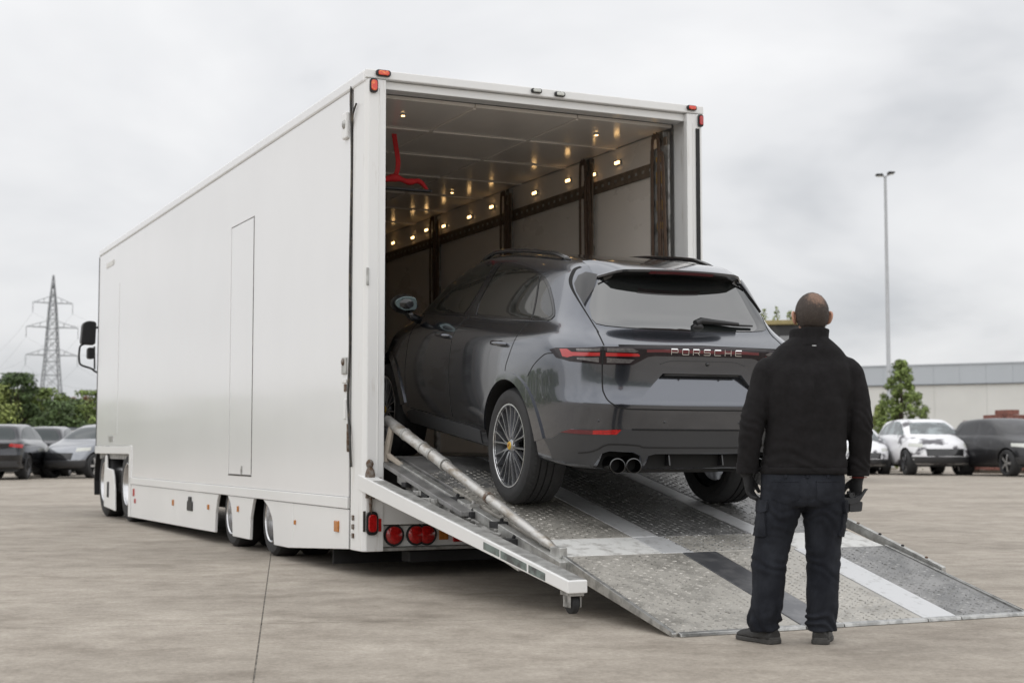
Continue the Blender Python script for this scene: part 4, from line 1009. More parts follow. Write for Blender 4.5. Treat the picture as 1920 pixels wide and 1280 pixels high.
# arch lips
for v in ('L', 'R'):
    for y0 in (0, 2.88):
        o_ = [(.575, .47), (.555, .52), (.464, .645), (.318, .785), (.164, .876), (-.008, .915), (-.153, .908), (-.291, .862), (-.403, .787), (-.491, .684), (-.55, .581), (-.572, .515)]
        i_ = [(-.468, .47), (-.45, .52), (-.40, .645), (-.32, .74), (-.20, .825), (-.05, .868), (.10, .858), (.24, .805), (.35, .718), (.43, .60), (.462, .47)]
        oc = curve2(o_, 3); ic = [(.4635*cos(radians(a)), .405+.4635*sin(radians(a))) for a in range(170, 6, -6)]
        patch('wheel_arch_lip', [(a+y0, b) for a, b in oc + ic], v, .012, M['paint'], car, thick=.012, res=.035)
    sill = [(.60, .355), (2.28, .355), (2.30, .44), (2.2, .465), (.75, .462), (.585, .45)]
    patch('sill_trim', sill, v, .006, M['satin'], car)
    # door shut lines and bumper joints
    for ln in ([(-.059, 1.281), (-.063, 1.235), (-.054, 1.135), (-.012, 1.04), (.035, .965), (.045, .925)],
               [(1.10, 1.28), (1.155, 1.235), (1.20, 1.16), (1.21, 1.05), (1.205, .80), (1.17, .50)],
               [(2.20, 1.25), (2.26, 1.15), (2.28, 1.0), (2.28, .60), (2.25, .48)],
               [(.575, .485), (.75, .478), (2.2, .478)]):
        strip('shut_line', curve2(ln, 5), v, .0012, .0075, M['gap'], car)
    strip('shut_line', curve2([(-.665, 1.087), (-.60, 1.082), (-.547, 1.065), (-.434, .998), (-.375, .945), (-.345, .915)], 4), v, .0012, .0065, M['gap'], car)
    sx = -1 if v == 'L' else 1
    for yc, zc in ((.19, 1.103), (1.415, 1.112)):
        loc, n = cast(v, yc, zc)
        cup = MB().sphere((loc.x - sx*.012, yc, zc-.004), (.016, .105, .034), 14, 8).build('handle_cup', M['gloss_black'], car, smooth=True)
        h = MB(); h.tube(spline([(loc.x-sx*.004, yc-.118, zc+.006), (loc.x+sx*.030, yc-.08, zc+.008), (loc.x+sx*.038, yc, zc+.010), (loc.x+sx*.030, yc+.08, zc+.008), (loc.x-sx*.004, yc+.118, zc+.006)], 4), [.010, .012, .014, .016, .017, .018, .018, .018, .018, .018, .018, .018, .017, .016, .014, .012, .010], 10)
        h.build('door_handle', M['paint'], car, smooth=True)
    # door mirror
    mx_ = sx*1.045
    q = MB(); q.sphere((mx_, 2.10, 1.345), (.118, .085, .082), 18, 12); hs = q.build('door_mirror', M['gloss_black'], car, smooth=True)
    q = MB(); q.prism(rounded([(mx_-sx*.095, 1.30), (mx_-sx*.085, 1.40), (mx_+sx*.02, 1.41), (mx_+sx*.098, 1.375), (mx_+sx*.10, 1.33), (mx_+sx*.03, 1.288)], .035, 4), 'y', 2.028, 2.060); q.build('mirror_glass', M['mirror_glass'], hs, bevel=.004)
    MB().tube([(mx_-sx*.03, 2.12, 1.29), (mx_-sx*.08, 2.13, 1.24), (mx_-sx*.16, 2.14, 1.21)], [.035, .03, .035], 10).build('mirror_foot', M['gloss_black'], hs, smooth=True)
    # roof rail
    pts = []
    for i in range(25):
        y = -.12 + i*(1.72/24); loc, n = BODY.at(Vector((sx*.57, y, 4)), Vector((0, 0, -1)))
        pts.append(loc + Vector((0, 0, .030*min(1, 3.2*(1-abs(i/12-1)))+.002)))
    MB().tube(pts, [.010]+[.017]*23+[.010], 8).build('roof_rail', M['gloss_black'], car, smooth=True)
# ---- tail
bar = [(.918, 1.108), (.90, 1.124), (.70, 1.150), (.35, 1.163), (0, 1.166), (-.35, 1.163), (-.70, 1.150), (-.90, 1.124), (-.918, 1.108), (-.905, 1.06), (-.86, 1.043), (-.70, 1.036), (-.51, 1.040), (-.46, 1.066), (-.41, 1.094), (-.36, 1.102), (0, 1.106), (.36, 1.102), (.41, 1.094), (.46, 1.066), (.51, 1.040), (.70, 1.036), (.86, 1.043), (.905, 1.06)]
lb = patch('tail_lamp_band', bar, 'B', .007, M['lamp_smoke'], car, thick=.012, res=.03)
lb['label'] = 'dark full width lamp band with red strips'
for s in (1, -1):
    X = lambda pl: pl if s > 0 else mir(pl)
    patch('lamp_strip', X([(.89, 1.118), (.865, 1.122), (.85, 1.104), (.715, 1.112), (.715, 1.090), (.845, 1.080), (.868, 1.068), (.885, 1.072)]), 'B', .0095, M['lamp_red'], lb, thick=.003, res=.02)
    patch('lamp_strip', X([(.682, 1.113), (.48, 1.115), (.466, 1.106), (.468, 1.096), (.682, 1.090)]), 'B', .0095, M['lamp_red'], lb, thick=.003, res=.02)
    patch('lamp_insert', X([(.83, 1.128), (.715, 1.139), (.715, 1.121), (.83, 1.113)]), 'B', .0085, M['lamp_grey'], lb, thick=.002, res=.02)
    patch('lamp_insert', X([(.675, 1.141), (.52, 1.146), (.475, 1.130), (.50, 1.121), (.675, 1.120)]), 'B', .0085, M['lamp_grey'], lb, thick=.002, res=.02)
    patch('lamp_insert', X([(.83, 1.060), (.72, 1.048), (.72, 1.080), (.83, 1.071)]), 'B', .0085, M['lamp_grey'], lb, thick=.002, res=.02)
    patch('lamp_insert', X([(.675, 1.048), (.53, 1.050), (.50, 1.075), (.675, 1.080)]), 'B', .0085, M['lamp_grey'], lb, thick=.002, res=.02)
    strip('shut_line', X([(.698, 1.150), (.699, 1.10), (.70, 1.036)]), 'B', .010, .010, M['gap'], lb)
    patch('lamp_strip', X([(.42, 1.142), (.30, 1.146), (.30, 1.128), (.42, 1.124)]), 'B', .0085, M['lamp_redd'], lb, thick=.002, res=.03)
patch('lamp_strip', [(-.30, 1.147), (-.30, 1.127), (.30, 1.127), (.30, 1.147)], 'B', .0085, M['lamp_redd'], lb, thick=.002, res=.03)
# raised lettering on the band, wide open capitals built from strokes
LET = {'P': [[(0, 0), (0, 1), (.9, 1), (1, .9), (1, .5), (.9, .42), (0, .42)]], 'O': [[(.08, 0), (0, .1), (0, .9), (.08, 1), (.92, 1), (1, .9), (1, .1), (.92, 0), (.08, 0)]],
       'R': [[(0, 0), (0, 1), (.9, 1), (1, .9), (1, .52), (.9, .44), (.15, .44)], [(.72, .44), (1, 0)]], 'S': [[(0, 0), (.92, 0), (1, .1), (1, .42), (.92, .5), (.08, .5), (0, .58), (0, .9), (.08, 1), (1, 1)]],
       'C': [[(1, 0), (.08, 0), (0, .1), (0, .9), (.08, 1), (1, 1)]], 'H': [[(0, 0), (0, 1)], [(1, 0), (1, 1)], [(0, .5), (1, .5)]], 'E': [[(1, 0), (.08, 0), (0, .1), (0, .9), (.08, 1), (1, 1)], [(0, .5), (.95, .5)]]}
lx0, lx1, lz0, lz1 = -.247, .277, 1.117, 1.149
cw = .046; step = (lx1-lx0-cw)/6
for i, ch in enumerate('PORSCHE'):
    mb = MB()
    for st in LET[ch]:
        for p, q in zip(st[:-1], st[1:]):
            a = Vector((lx0+i*step+p[0]*cw, lz0+p[1]*(lz1-lz0))); b = Vector((lx0+i*step+q[0]*cw, lz0+q[1]*(lz1-lz0)))
            t = (b-a).normalized(); n = Vector((-t.y, t.x))*.0020; a -= t*.0019; b += t*.0019
            c4 = [a+n, a-n, b-n, b+n]
            P3 = [cast('B', k.x, k.y) for k in c4]
            mb.hexa([l+nn*.007 for l, nn in P3] + [l+nn*.012 for l, nn in P3])
    mb.build('badge_letter', M['chrome'], lb)
# tailgate joints
strip('shut_line', curve2([(-.672, 1.245), (-.688, 1.179), (-.700, 1.10)], 5)+[(-.700, 1.03), (-.699, .90)]+curve2([(-.697, .867), (-.67, .805), (-.606, .768), (-.54, .757)], 4)+[(-.3, .756), (0, .755), (.3, .756)]+curve2([(.54, .757), (.606, .768), (.67, .805), (.697, .867)], 4)+[(.699, .90), (.700, 1.03)]+curve2([(.700, 1.10), (.688, 1.179), (.672, 1.245)], 5), 'B', .0014, .0085, M['gap'], car)
for s in (1, -1):
    ln = curve2([(s*.668, 1.24), (s*.672, 1.30), (s*.690, 1.41), (s*.692, 1.50), (s*.675, 1.575), (s*.635, 1.645), (s*.60, 1.67)], 4)
    strip('shut_line', ln, 'B', .0016, .008, M['gap'], car)
strip('shut_line', [(x/10, 1.172-.0016*abs(x)) for x in range(-6, 7)], 'B', .003, .008, M['gap'], car)
# number plate field (no plate fitted), bolts, camera
MB().box(-.28, .28, -1.035, -.985, .975, .992).build('plate_lamp_housing', M['gloss_black'], car, bevel=.006)
for x in (-.15, .15): MB().sphere((x, -1.012, .955), (.006, .006, .006), 8, 6).build('plate_bolt', M['dark_chrome'], car)
loc, n = cast('B', .03, 1.055); MB().sphere(loc+n*.002, (.014, .010, .014), 12, 8).build('rear_camera', M['gloss_black'], car, smooth=True)
strip('fold_line', curve2([(-.32, 1.048), (-.26, 1.068), (-.18, 1.074), (.18, 1.074), (.26, 1.068), (.32, 1.048)], 4), 'B', .0015, .006, M['satin'], car)
# lower valance with cut-outs, reflectors, tail pipes, diffuser
half = [(.912, .517), (.897, .528), (.882, .575), (.85, .606), (.80, .613), (.58, .619), (.3, .622), (0, .623)]
low = [(.0, .468), (.31, .468), (.365, .452), (.39, .385), (.415, .452), (.471, .478), (.631, .484), (.676, .466), (.705, .378), (.80, .380), (.875, .390)]
vp = mir(half)[:-1][::1]
full_poly = [(-a, b) for a, b in half] + [(a, b) for a, b in half[::-1]][1:] + [(a, b) for a, b in low[::-1]] + [(-a, b) for a, b in low][1:]
patch('lower_valance', full_poly, 'B', .006, M['satin'], car, thick=.014, res=.035)
for s in (1, -1):
    X = lambda pl: pl if s > 0 else mir(pl)
    rf = patch('rear_reflector', X([(.880, .580), (.85, .607), (.575, .621), (.60, .590), (.75, .585)]), 'B', .009, M['red'], car, thick=.008, res=.03)
    patch('reflector_end', X([(.880, .580), (.85, .607), (.745, .613), (.745, .585)]), 'B', .0105, M['lamp_redd'], rf, thick=.003, res=.03)
    for x in (.585, .468):
        tp = MB().lathe([(.050, 0), (.053, -.004), (.054, -.010), (.048, -.012), (.046, .02), (.046, .12)], 'y', (s*x, -1.015, .386), 28)
        for i_, q in enumerate(tp.v): tp.v[i_] = (s*x + (q[0]-s*x)*1.06, q[1] + (q[2]-.386)*.15, .386+(q[2]-.386)*.92)
        e_ = tp.build('exhaust_tip', M['dark_chrome'], car, smooth=40)
        MB().lathe([(0, 0), (.047, 0)], 'y', (s*x, -.955, .386), 24).build('tip_inner', M['gap'], e_)
        MB().tube([(s*x, -1.0, .386), (s*x, -.6, .386)], .051, 20, cap=False).build('tip_sleeve', M['dark_chrome'], e_, smooth=True)
    for x in (.20,): MB().hexa([(s*x-.006, -1.02, .385), (s*x+.006, -1.02, .385), (s*x+.006, -.94, .375), (s*x-.006, -.94, .375), (s*x-.006, -1.0, .455), (s*x+.006, -1.0, .455), (s*x+.006, -.94, .455), (s*x-.006, -.94, .455)]).build('diffuser_fin', M['gloss_black'], car, bevel=.003)
    strip('valance_fold', X(curve2([(.80, .455), (.74, .470), (.70, .49), (.672, .512), (.62, .525), (.45, .520), (.40, .508), (.2, .506), (0, .506)], 4)), 'B', .0075, .010, M['black'], car)
strip('valance_joint', [(x/10, .6235) for x in range(-5, 6)], 'B', .0078, .007, M['gap'], car)
# roof spoiler : lofted lip with a dark underside and a long stop lamp
mb = MB(); n = 25; sec = []
for i in range(n):
    t = -1 + 2*i/(n-1); a = abs(t); x = t*.565
    ye = -.725 + .10*a**2.2 + .09*max(0, a-.82)/.18; zt = 1.672 - .020*a**2 - .045*max(0, a-.8)/.2
    yf = -.40 + .10*a**3
    zr = BODY.at(Vector((x*.97, yf, 4)), Vector((0, 0, -1)))[0].z
    gl = BODY.at(Vector((x, -4, zt-.055)), Vector((0, 1, 0)))[0]
    sec.append([(x, yf, zr+.004), (x, lerp(yf, ye, .5), lerp(zr, zt, .42)+.008), (x, ye+.03, zt+.008), (x, ye, zt), (x, ye+.006, zt-.016), (x, ye+.05, zt-.030), (x, gl.y-.01, zt-.050), (x, gl.y+.04, zt-.05)])
k = len(sec[0]); V = [p for s_ in sec for p in s_]
mb.add(V, [(i*k+j, (i+1)*k+j, (i+1)*k+j+1, i*k+j+1) for i in range(n-1) for j in range(k-1)])
sp = mb.build('roof_spoiler', M['paint'], car, smooth=35)
for p in sp.data.polygons: pass
sp.data.materials.append(M['gloss_black'])
for idx_, p in enumerate(sp.data.polygons):
    if idx_ % (k-1) >= 4: p.material_index = 1
q = MB()
for i in range(12):
    x0_, x1_ = -.245+.49*i/12, -.245+.49*(i+1)/12
    def P(x, dz, dy):
        a = abs(x/.565); return (x, -.725+.10*a**2.2+dy, 1.672-.02*a*a+dz)
    q.hexa([P(x0_, -.030, .020), P(x1_, -.030, .020), P(x1_, -.030, .05), P(x0_, -.030, .05), P(x0_, -.013, .001), P(x1_, -.013, .001), P(x1_, -.016, .03), P(x0_, -.016, .03)])
q.build('stop_lamp', M['lamp_redd'], sp)
for s in (1, -1):
    X = lambda pl: pl if s > 0 else mir(pl)
    patch('spoiler_blade', X([(.545, 1.61), (.60, 1.625), (.64, 1.60), (.672, 1.545), (.682, 1.49), (.678, 1.405), (.655, 1.44), (.60, 1.515)]), 'B', .016, M['gloss_black'], sp, thick=.02, res=.03)
# wiper
w0, n0 = cast('B', .075, 1.300); q = MB()
wp = [(.05, 1.300), (.10, 1.318), (.20, 1.312), (.30, 1.306), (.39, 1.302)]
P3 = [cast('B', a, b) for a, b in wp]; q.tube([l+nn*.028 for l, nn in P3], [.022, .024, .018, .016, .012], 8)
wa = q.build('rear_wiper', M['black'], car, smooth=50)
P3 = [cast('B', a, b) for a, b in [(.34, 1.302), (.43, 1.300), (.51, 1.300)]]; MB().tube([l+nn*.020 for l, nn in P3], [.009, .008, .007], 6).build('wiper_blade', M['black'], wa)
MB().sphere((w0.x, w0.y-.015, w0.z-.006), (.045, .02, .028), 10, 7).build('wiper_boss', M['black'], wa, smooth=True)
# tow eye cover / sensor dots along the bumper
for x in (-.72, -.28, .28, .72):
    l, nn = cast('B', x, .675); MB().sphere(l, (.010, .004, .010), 10, 6).build('park_sensor', M['satin'], car, smooth=True)
# ------------------------------------------------------------------ man watching the loading, seen from behind
M['skin'] = material('skin', (.50, .27, .19), .5, var=.12, vscale=30, bump=.05, bscale=200)
M['fleece'] = material('black_fleece', (.0115, .0105, .0112), .95, var=.3, vscale=30, bump=.18, bscale=300, spec=.25)
M['denim'] = material('navy_work_cloth', (.0075, .0088, .0135), .9, spec=.3, col2=(.025, .028, .036), vscale=7, thr=(.40, .72), bump=.25, bscale=260, stretch=(1, 1, .6))
M['glove'] = material('black_knit_glove', (.016, .016, .017), .85, bump=.3, bscale=320)
M['boot'] = material('black_worn_leather', (.020, .019, .018), .55, var=.3, vscale=20, bump=.15, bscale=120)
M['sole'] = material('grey_rubber_sole', (.045, .043, .040), .75, var=.3, vscale=30)
M['reflect_grey'] = material('grey_print', (.30, .30, .30), .5)
M['red_cuff'] = material('red_cuff_edge', (.22, .025, .02), .8)
def hair_mat():
    m = bpy.data.materials.new('cropped_brown_hair'); m.use_nodes = True; t = m.node_tree; b = t.nodes['Principled BSDF']; L_ = t.links.new
    tcn = t.nodes.new('ShaderNodeTexCoord')
    vm = t.nodes.new('ShaderNodeVectorMath'); vm.operation = 'DISTANCE'; vm.inputs[1].default_value = (.166, -.055, 1.815); L_(tcn.outputs['Object'], vm.inputs[0])
    nz = t.nodes.new('ShaderNodeTexNoise'); nz.inputs['Scale'].default_value = 90; nz.inputs['Detail'].default_value = 4; L_(tcn.outputs['Object'], nz.inputs['Vector'])
    ad = t.nodes.new('ShaderNodeMath'); ad.operation = 'MULTIPLY_ADD'; ad.inputs[1].default_value = .09; L_(nz.outputs['Fac'], ad.inputs[0]); L_(vm.outputs['Value'], ad.inputs[2])
    r = t.nodes.new('ShaderNodeValToRGB'); L_(ad.outputs[0], r.inputs[0])
    r.color_ramp.elements[0].position = .075; r.color_ramp.elements[0].color = (.20, .125, .09, 1); r.color_ramp.elements[1].position = .115; r.color_ramp.elements[1].color = (.046, .035, .029, 1)
    n2 = t.nodes.new('ShaderNodeTexNoise'); n2.inputs['Scale'].default_value = 260; n2.inputs['Detail'].default_value = 3; L_(tcn.outputs['Object'], n2.inputs['Vector'])
    r2 = t.nodes.new('ShaderNodeValToRGB'); L_(n2.outputs['Fac'], r2.inputs[0]); r2.color_ramp.elements[0].position = .3; r2.color_ramp.elements[0].color = (.55, .55, .55, 1); r2.color_ramp.elements[1].position = .7; r2.color_ramp.elements[1].color = (1.5, 1.45, 1.4, 1)
    mx_ = t.nodes.new('ShaderNodeMix'); mx_.data_type = 'RGBA'; mx_.blend_type = 'MULTIPLY'; mx_.inputs[0].default_value = 1
    L_(r.outputs[0], mx_.inputs[6]); L_(r2.outputs[0], mx_.inputs[7]); L_(mx_.outputs[2], b.inputs['Base Color'])
    b.inputs['Roughness'].default_value = .7
    bp = t.nodes.new('ShaderNodeBump'); bp.inputs['Strength'].default_value = .7; bp.inputs['Distance'].default_value = .004; L_(n2.outputs['Fac'], bp.inputs['Height']); L_(bp.outputs[0], b.inputs['Normal'])
    return m
M['hair'] = hair_mat()
man = thing('person', 'man in black fleece and dark work trousers standing with his back to us', 'person', (1.438, 7.84, .014)); man.scale = (.986,)*3
def ringloft(mb, rings, n=28, p=2.3):
    """rings : (cx, cy, z, rx, ry)"""
    v, f = [], []
    for cx_, cy_, z, rx, ry in rings:
        for k in range(n):
            a = 2*pi*k/n; c, s = cos(a), sin(a)
            v.append((cx_+rx*math.copysign(abs(c)**(2/p), c), cy_+ry*math.copysign(abs(s)**(2/p), s), z))
    for i in range(len(rings)-1):
        f += [(i*n+k, i*n+(k+1) % n, (i+1)*n+(k+1) % n, (i+1)*n+k) for k in range(n)]
    f += [tuple(range(n))[::-1], tuple(range((len(rings)-1)*n, len(rings)*n))]
    return mb.add(v, f)
def smooth_rings(r, k=4):
    out = []
    for i in range(5): pass
    pts = r
    N = len(pts)
    for i in range(N-1):
        p0, p1, p2, p3 = pts[max(i-1, 0)], pts[i], pts[i+1], pts[min(i+2, N-1)]
        for j in range(k):
            t = j/k
            out.append(tuple(.5*((2*b)+(c-a)*t+(2*a-5*b+4*c-d)*t*t+(3*b-a-3*c+d)*t**3) for a, b, c, d in zip(p0, p1, p2, p3)))
    out.append(pts[-1]); return out
def remesh(mb, vox, it=6, fac=.5):
    me = mb.mesh('tmp'); bm = bmesh.new(); bm.from_mesh(me); bmesh.ops.recalc_face_normals(bm, faces=bm.faces); bm.to_mesh(me); bm.free()
    o = bpy.data.objects.new('tmp', me); COL.objects.link(o)
    r = o.modifiers.new('r', 'REMESH'); r.mode = 'VOXEL'; r.voxel_size = vox; r.use_smooth_shade = True
    s = o.modifiers.new('s', 'SMOOTH'); s.iterations = it; s.factor = fac
    bpy.context.view_layer.update(); dg = bpy.context.evaluated_depsgraph_get(); res = bpy.data.meshes.new_from_object(o.evaluated_get(dg)); bpy.data.objects.remove(o)
    res.polygons.foreach_set('use_smooth', [True]*len(res.polygons)); return res
def displace(me, fn):
    me.update(); ns = [v.normal.copy() for v in me.vertices]
    for v, n in zip(me.vertices, ns): v.co += n*fn(v.co)
    me.update()
armL = [(-.025, 0, 1.440), (-.088, 0, 1.412), (-.143, -.012, 1.29), (-.184, -.025, 1.15), (-.202, -.010, 1.01), (-.209, .01, .885)]
armR = [(.265, 0, 1.440), (.328, 0, 1.412), (.366, -.012, 1.29), (.386, -.025, 1.15), (.391, .0, 1.01), (.383, .025, .868)]
# ---- one continuous body under the clothes
mb = MB()
ringloft(mb, smooth_rings([(.10, 0, .84, .17, .11), (.10, 0, .95, .165, .11), (.105, 0, 1.1, .165, .115), (.115, 0, 1.25, .18, .12), (.12, 0, 1.40, .195, .105), (.122, .0, 1.49, .15, .085), (.128, .005, 1.55, .075, .07), (.140, .015, 1.62, .062, .066), (.148, .03, 1.70, .06, .068)]), 24, 2)
for A in (armL, armR): mb.tube(spline(A, 4), [.055-.0012*i for i in range(21)], 12)
for sx, legs in ((-1, [(-.03, 0, .84, .10, .09), (-.055, .0, .62, .078, .08), (-.095, .01, .42, .055, .06), (-.11, 0, .26, .055, .06), (-.125, 0, .10, .042, .048)]), (1, [(.20, 0, .84, .10, .09), (.19, 0, .62, .078, .08), (.187, .01, .42, .055, .06), (.18, 0, .26, .055, .06), (.176, 0, .10, .042, .048)])): ringloft(mb, legs, 16, 2)
HX, HY, HZ = .148, .022, 1.722
mb.sphere((HX, HY-.005, HZ), (.081, .098, .108), 24, 16); mb.sphere((HX, HY+.045, HZ-.05), (.062, .066, .085), 18, 12)
mb.sphere((HX, HY+.112, HZ-.022), (.014, .024, .026), 10, 8); mb.sphere((HX, HY+.098, HZ-.062), (.026, .012, .010), 10, 6); mb.sphere((HX, HY+.094, HZ-.098), (.024, .018, .018), 10, 6)
for s in (-1, 1):
    mb.sphere((HX+s*.030, HY+.082, HZ+.012), (.022, .014, .008), 8, 6)
bme = remesh(mb, .0085, 5); bodym = mobj('body', bme, M['skin'], man, recalc=False)
for s in (-1, 1):
    em = MB(); c = spline([(HX+s*.080, HY+.02, HZ-.006), (HX+s*.094, HY+.004, HZ+.010), (HX+s*.104, HY-.012, HZ+.006), (HX+s*.103, HY-.014, HZ-.018), (HX+s*.094, HY-.004, HZ-.042), (HX+s*.083, HY+.014, HZ-.048)], 4)
    em.tube(c, [.006]+[.008]*19+[.006], 8); em.sphere((HX+s*.088, HY+.010, HZ-.018), (.012, .020, .028), 10, 8)
    mobj('ear', remesh(em, .004, 3), M['skin'], bodym, recalc=False)
    MB().sphere((HX+s*.030, HY+.086, HZ+.004), (.011, .011, .010), 10, 8).build('eye', M['reflect_grey'], bodym, smooth=True)
# cropped hair : shell over crown, back and sides
hm = MB(); hm.sphere((HX, HY-.007, HZ+.004), (.0885, .106, .1125), 40, 30); me = hm.mesh('hair'); bm = bmesh.new(); bm.from_mesh(me)
bmesh.ops.subdivide_edges(bm, edges=bm.edges, cuts=1, use_grid_fill=True)
kill = []
for f in bm.faces:
    c = f.calc_center_median(); e_ = noise.noise(c*45)*.006
    front = c.y - HY; zz = c.z - HZ
    lim = -.100 if front < -.055 else -.100 + (front+.055)*1.0           # nape to sideburn
    if front > .02: lim = max(lim, -.02 + (front-.02)*1.5)
    if zz < lim+e_: kill.append(f)
bmesh.ops.delete(bm, geom=kill, context='FACES')
# nape : pull the lower fringe in to the neck
for v in bm.verts:
    if v.co.z < HZ-.05 and v.co.y < HY: v.co.y += (HZ-.05-v.co.z)*.15
for v in bm.verts: v.co += (v.co-Vector((HX, HY, HZ))).normalized()*(noise.noise(v.co*130)*.0016)
bm.to_mesh(me); bm.free(); me.polygons.foreach_set('use_smooth', [True]*len(me.polygons)); hair = mobj('hair', me, M['hair'], man, recalc=False)
st_m = MB(); rnd = random.Random(3); pls = [(p.center.copy(), p.normal.copy()) for p in me.polygons]
for i in range(9000):
    c, n = pls[rnd.randrange(len(pls))]
    if (c - Vector((.166, -.055, 1.815))).length < .05 and rnd.random() < .75: continue
    t = n.cross(Vector((1, 0, 0)) if abs(n.x) < .8 else Vector((0, 1, 0))).normalized(); b = n.cross(t)
    p = c + t*rnd.uniform(-.004, .004) + b*rnd.uniform(-.004, .004) - n*.001; k = rnd.uniform(0, 2*pi); w_ = (t*cos(k)+b*sin(k))*.0006
    tip = p + n*rnd.uniform(.003, .0065) + Vector((rnd.uniform(-.002, .002), rnd.uniform(-.002, .002), -.0035))
    st_m.add([p-w_, p+w_, tip], [(0, 1, 2)])
M['stubble'] = material('hair_strands', (.060, .047, .040), .6, var=.6, vscale=120)
so_ = st_m.build('cropped_strands', M['stubble'], hair, recalc=False); so_['kind'] = 'stuff'
sd_ = hair.modifiers.new('t', 'SOLIDIFY'); sd_.thickness = .006; sd_.offset = -1
# ---- fleece jacket
mb = MB()
ringloft(mb, smooth_rings([(.088, .0, .875, .222, .150), (.088, 0, .90, .226, .152), (.094, 0, .97, .219, .152), (.104, 0, 1.08, .215, .158), (.112, -.003, 1.20, .219, .160), (.116, -.008, 1.33, .228, .152), (.119, -.006, 1.42, .232, .132), (.121, 0, 1.475, .214, .114), (.123, .004, 1.530, .178, .104), (.125, .008, 1.564, .142, .096), (.127, .01, 1.590, .106, .088), (.128, .012, 1.60, .098, .085)]), 40, 2.35)
for A in (armL, armR):
    c = spline(A, 5); rad = [.040, .055, .066, .072, .077, .080, .081, .077, .075, .073, .0715, .070, .069, .068, .067, .066, .065, .0635, .062, .061, .0605, .060, .0595, .058, .056, .0545]
    mb.tube(c, rad[:len(c)], 20)
jm = remesh(mb, .0075, 7)
def folds(p):
    d = 0
    n1 = noise.noise(p*5.0); n2 = noise.noise(Vector((p.x*7, p.y*7, p.z*16))+Vector((3, 1, 7)))
    d += n1*.008 + n2*.005
    arm = p.x < -.115 or p.x > .335
    if arm:      # bunched rings at elbow and above the cuff, diagonal
        wgt = math.exp(-((p.z-1.13)/.10)**2)*.8 + math.exp(-((p.z-.93)/.06)**2)*.9
        d += wgt*.0038*sin(p.z*95 + p.x*90 + p.y*40 + noise.noise(p*9)*7)
    else:
        wgt = max(0, min(1, (1.12-p.z)/.2))
        d += wgt*.0036*sin(p.z*70 + noise.noise(Vector((p.x*6, p.y*5, p.z*5)))*10)
        # soft drapes falling from the shoulder blades
        wg = math.exp(-((p.z-1.26)/.16)**2)
        d += wg*.0065*sin(p.x*38 + (p.z-1.2)*12*(1 if p.x > .12 else -1) + noise.noise(p*3)*3)
        if p.z < .905: d += -.0035 if p.z > .897 else .002       # stitched hem
    return d
displace(jm, folds); jacket = mobj('jacket', jm, M['fleece'], man, recalc=False)
cm = MB(); n = 40; rows = [(1.553, .118, .100, 0), (1.575, .109, .096, 0), (1.595, .105, .094, 0), (1.615, .105, .097, .002), (1.632, .107, .101, .003), (1.637, .104, .098, .003), (1.632, .099, .092, .003), (1.60, .095, .086, 0), (1.56, .095, .084, 0)]
v, f = [], []
for z, rx, ry, dy_ in rows:
    for k in range(n):
        a = 2*pi*k/n; v.append((.130+rx*cos(a)+(z-1.6)*.12, .012+ry*sin(a)+(z-1.58)*.20, z+.012*sin(a)*(-1 if z > 1.6 else 0)+.004*noise.noise(Vector((cos(a)*3, sin(a)*3, z*9)))))
for i in range(len(rows)-1): f += [(i*n+k, i*n+(k+1) % n, (i+1)*n+(k+1) % n, (i+1)*n+k) for k in range(n)]
cm.add(v, f); col_ = cm.build('collar', M['fleece'], jacket, smooth=True); ss = col_.modifiers.new('s', 'SUBSURF'); ss.levels = 1; ss.render_levels = 1
for A, zc in ((armL, .90), (armR, .885)):
    MB().lathe([(.0565, -.03), (.0585, -.024), (.0585, .018), (.0565, .024), (.05, .024), (.05, -.03)], 'z', (A[-1][0], A[-1][1], zc+.005), 24).build('sleeve_cuff', M['fleece'], jacket, smooth=50)
MB().lathe([(.045, -.002), (.047, 0), (.045, .002)], 'z', (armR[-1][0], armR[-1][1], .853), 20).build('glove_band', M['red_cuff'], jacket)
hemv = MB(); ringloft(hemv, [(.088, 0, .872, .2235, .1515), (.088, 0, .878, .2285, .1555), (.088, 0, .902, .2285, .1555), (.088, 0, .907, .2245, .152)], 48, 2.35); hemv.build('jacket_hem', M['fleece'], jacket, smooth=60)
BODY_CAR = BODY
BODY = Body(jm)
lg = MB(); pts = [cast('B', .135+.013*cos(t*pi/4), 1.545+.0035*sin(t*pi/4)) for t in range(8)]
lg.add([l+nn*.004 for l, nn in pts], [tuple(range(8))]); lg.build('logo_tab', M['reflect_grey'], jacket)
# ---- trousers
mb = MB()
ringloft(mb, smooth_rings([(.086, .005, .92, .205, .135), (.084, 0, .86, .219, .145), (.082, -.006, .80, .221, .152), (.080, -.006, .74, .218, .145), (.079, 0, .70, .205, .13)]), 36, 2.4)
LL = [(-.028, 0, .79, .112, .128), (-.037, 0, .70, .113, .125), (-.052, 0, .62, .107, .115), (-.070, .004, .55, .101, .105), (-.086, .008, .475, .096, .099), (-.099, .008, .41, .092, .094), (-.105, .002, .33, .087, .092), (-.110, -.004, .26, .085, .090), (-.118, -.002, .18, .085, .086), (-.126, .004, .12, .086, .084), (-.130, .010, .075, .079, .086), (-.130, .012, .05, .076, .088)]
RL = [(.186, 0, .79, .112, .128), (.190, 0, .70, .113, .125), (.191, 0, .62, .105, .115), (.190, .004, .55, .098, .105), (.189, .008, .475, .091, .099), (.188, .008, .41, .087, .094), (.184, .002, .33, .086, .092), (.180, -.004, .26, .085, .090), (.178, -.004, .18, .085, .086), (.176, .0, .12, .087, .086), (.175, .004, .075, .082, .088), (.175, .006, .05, .078, .088)]
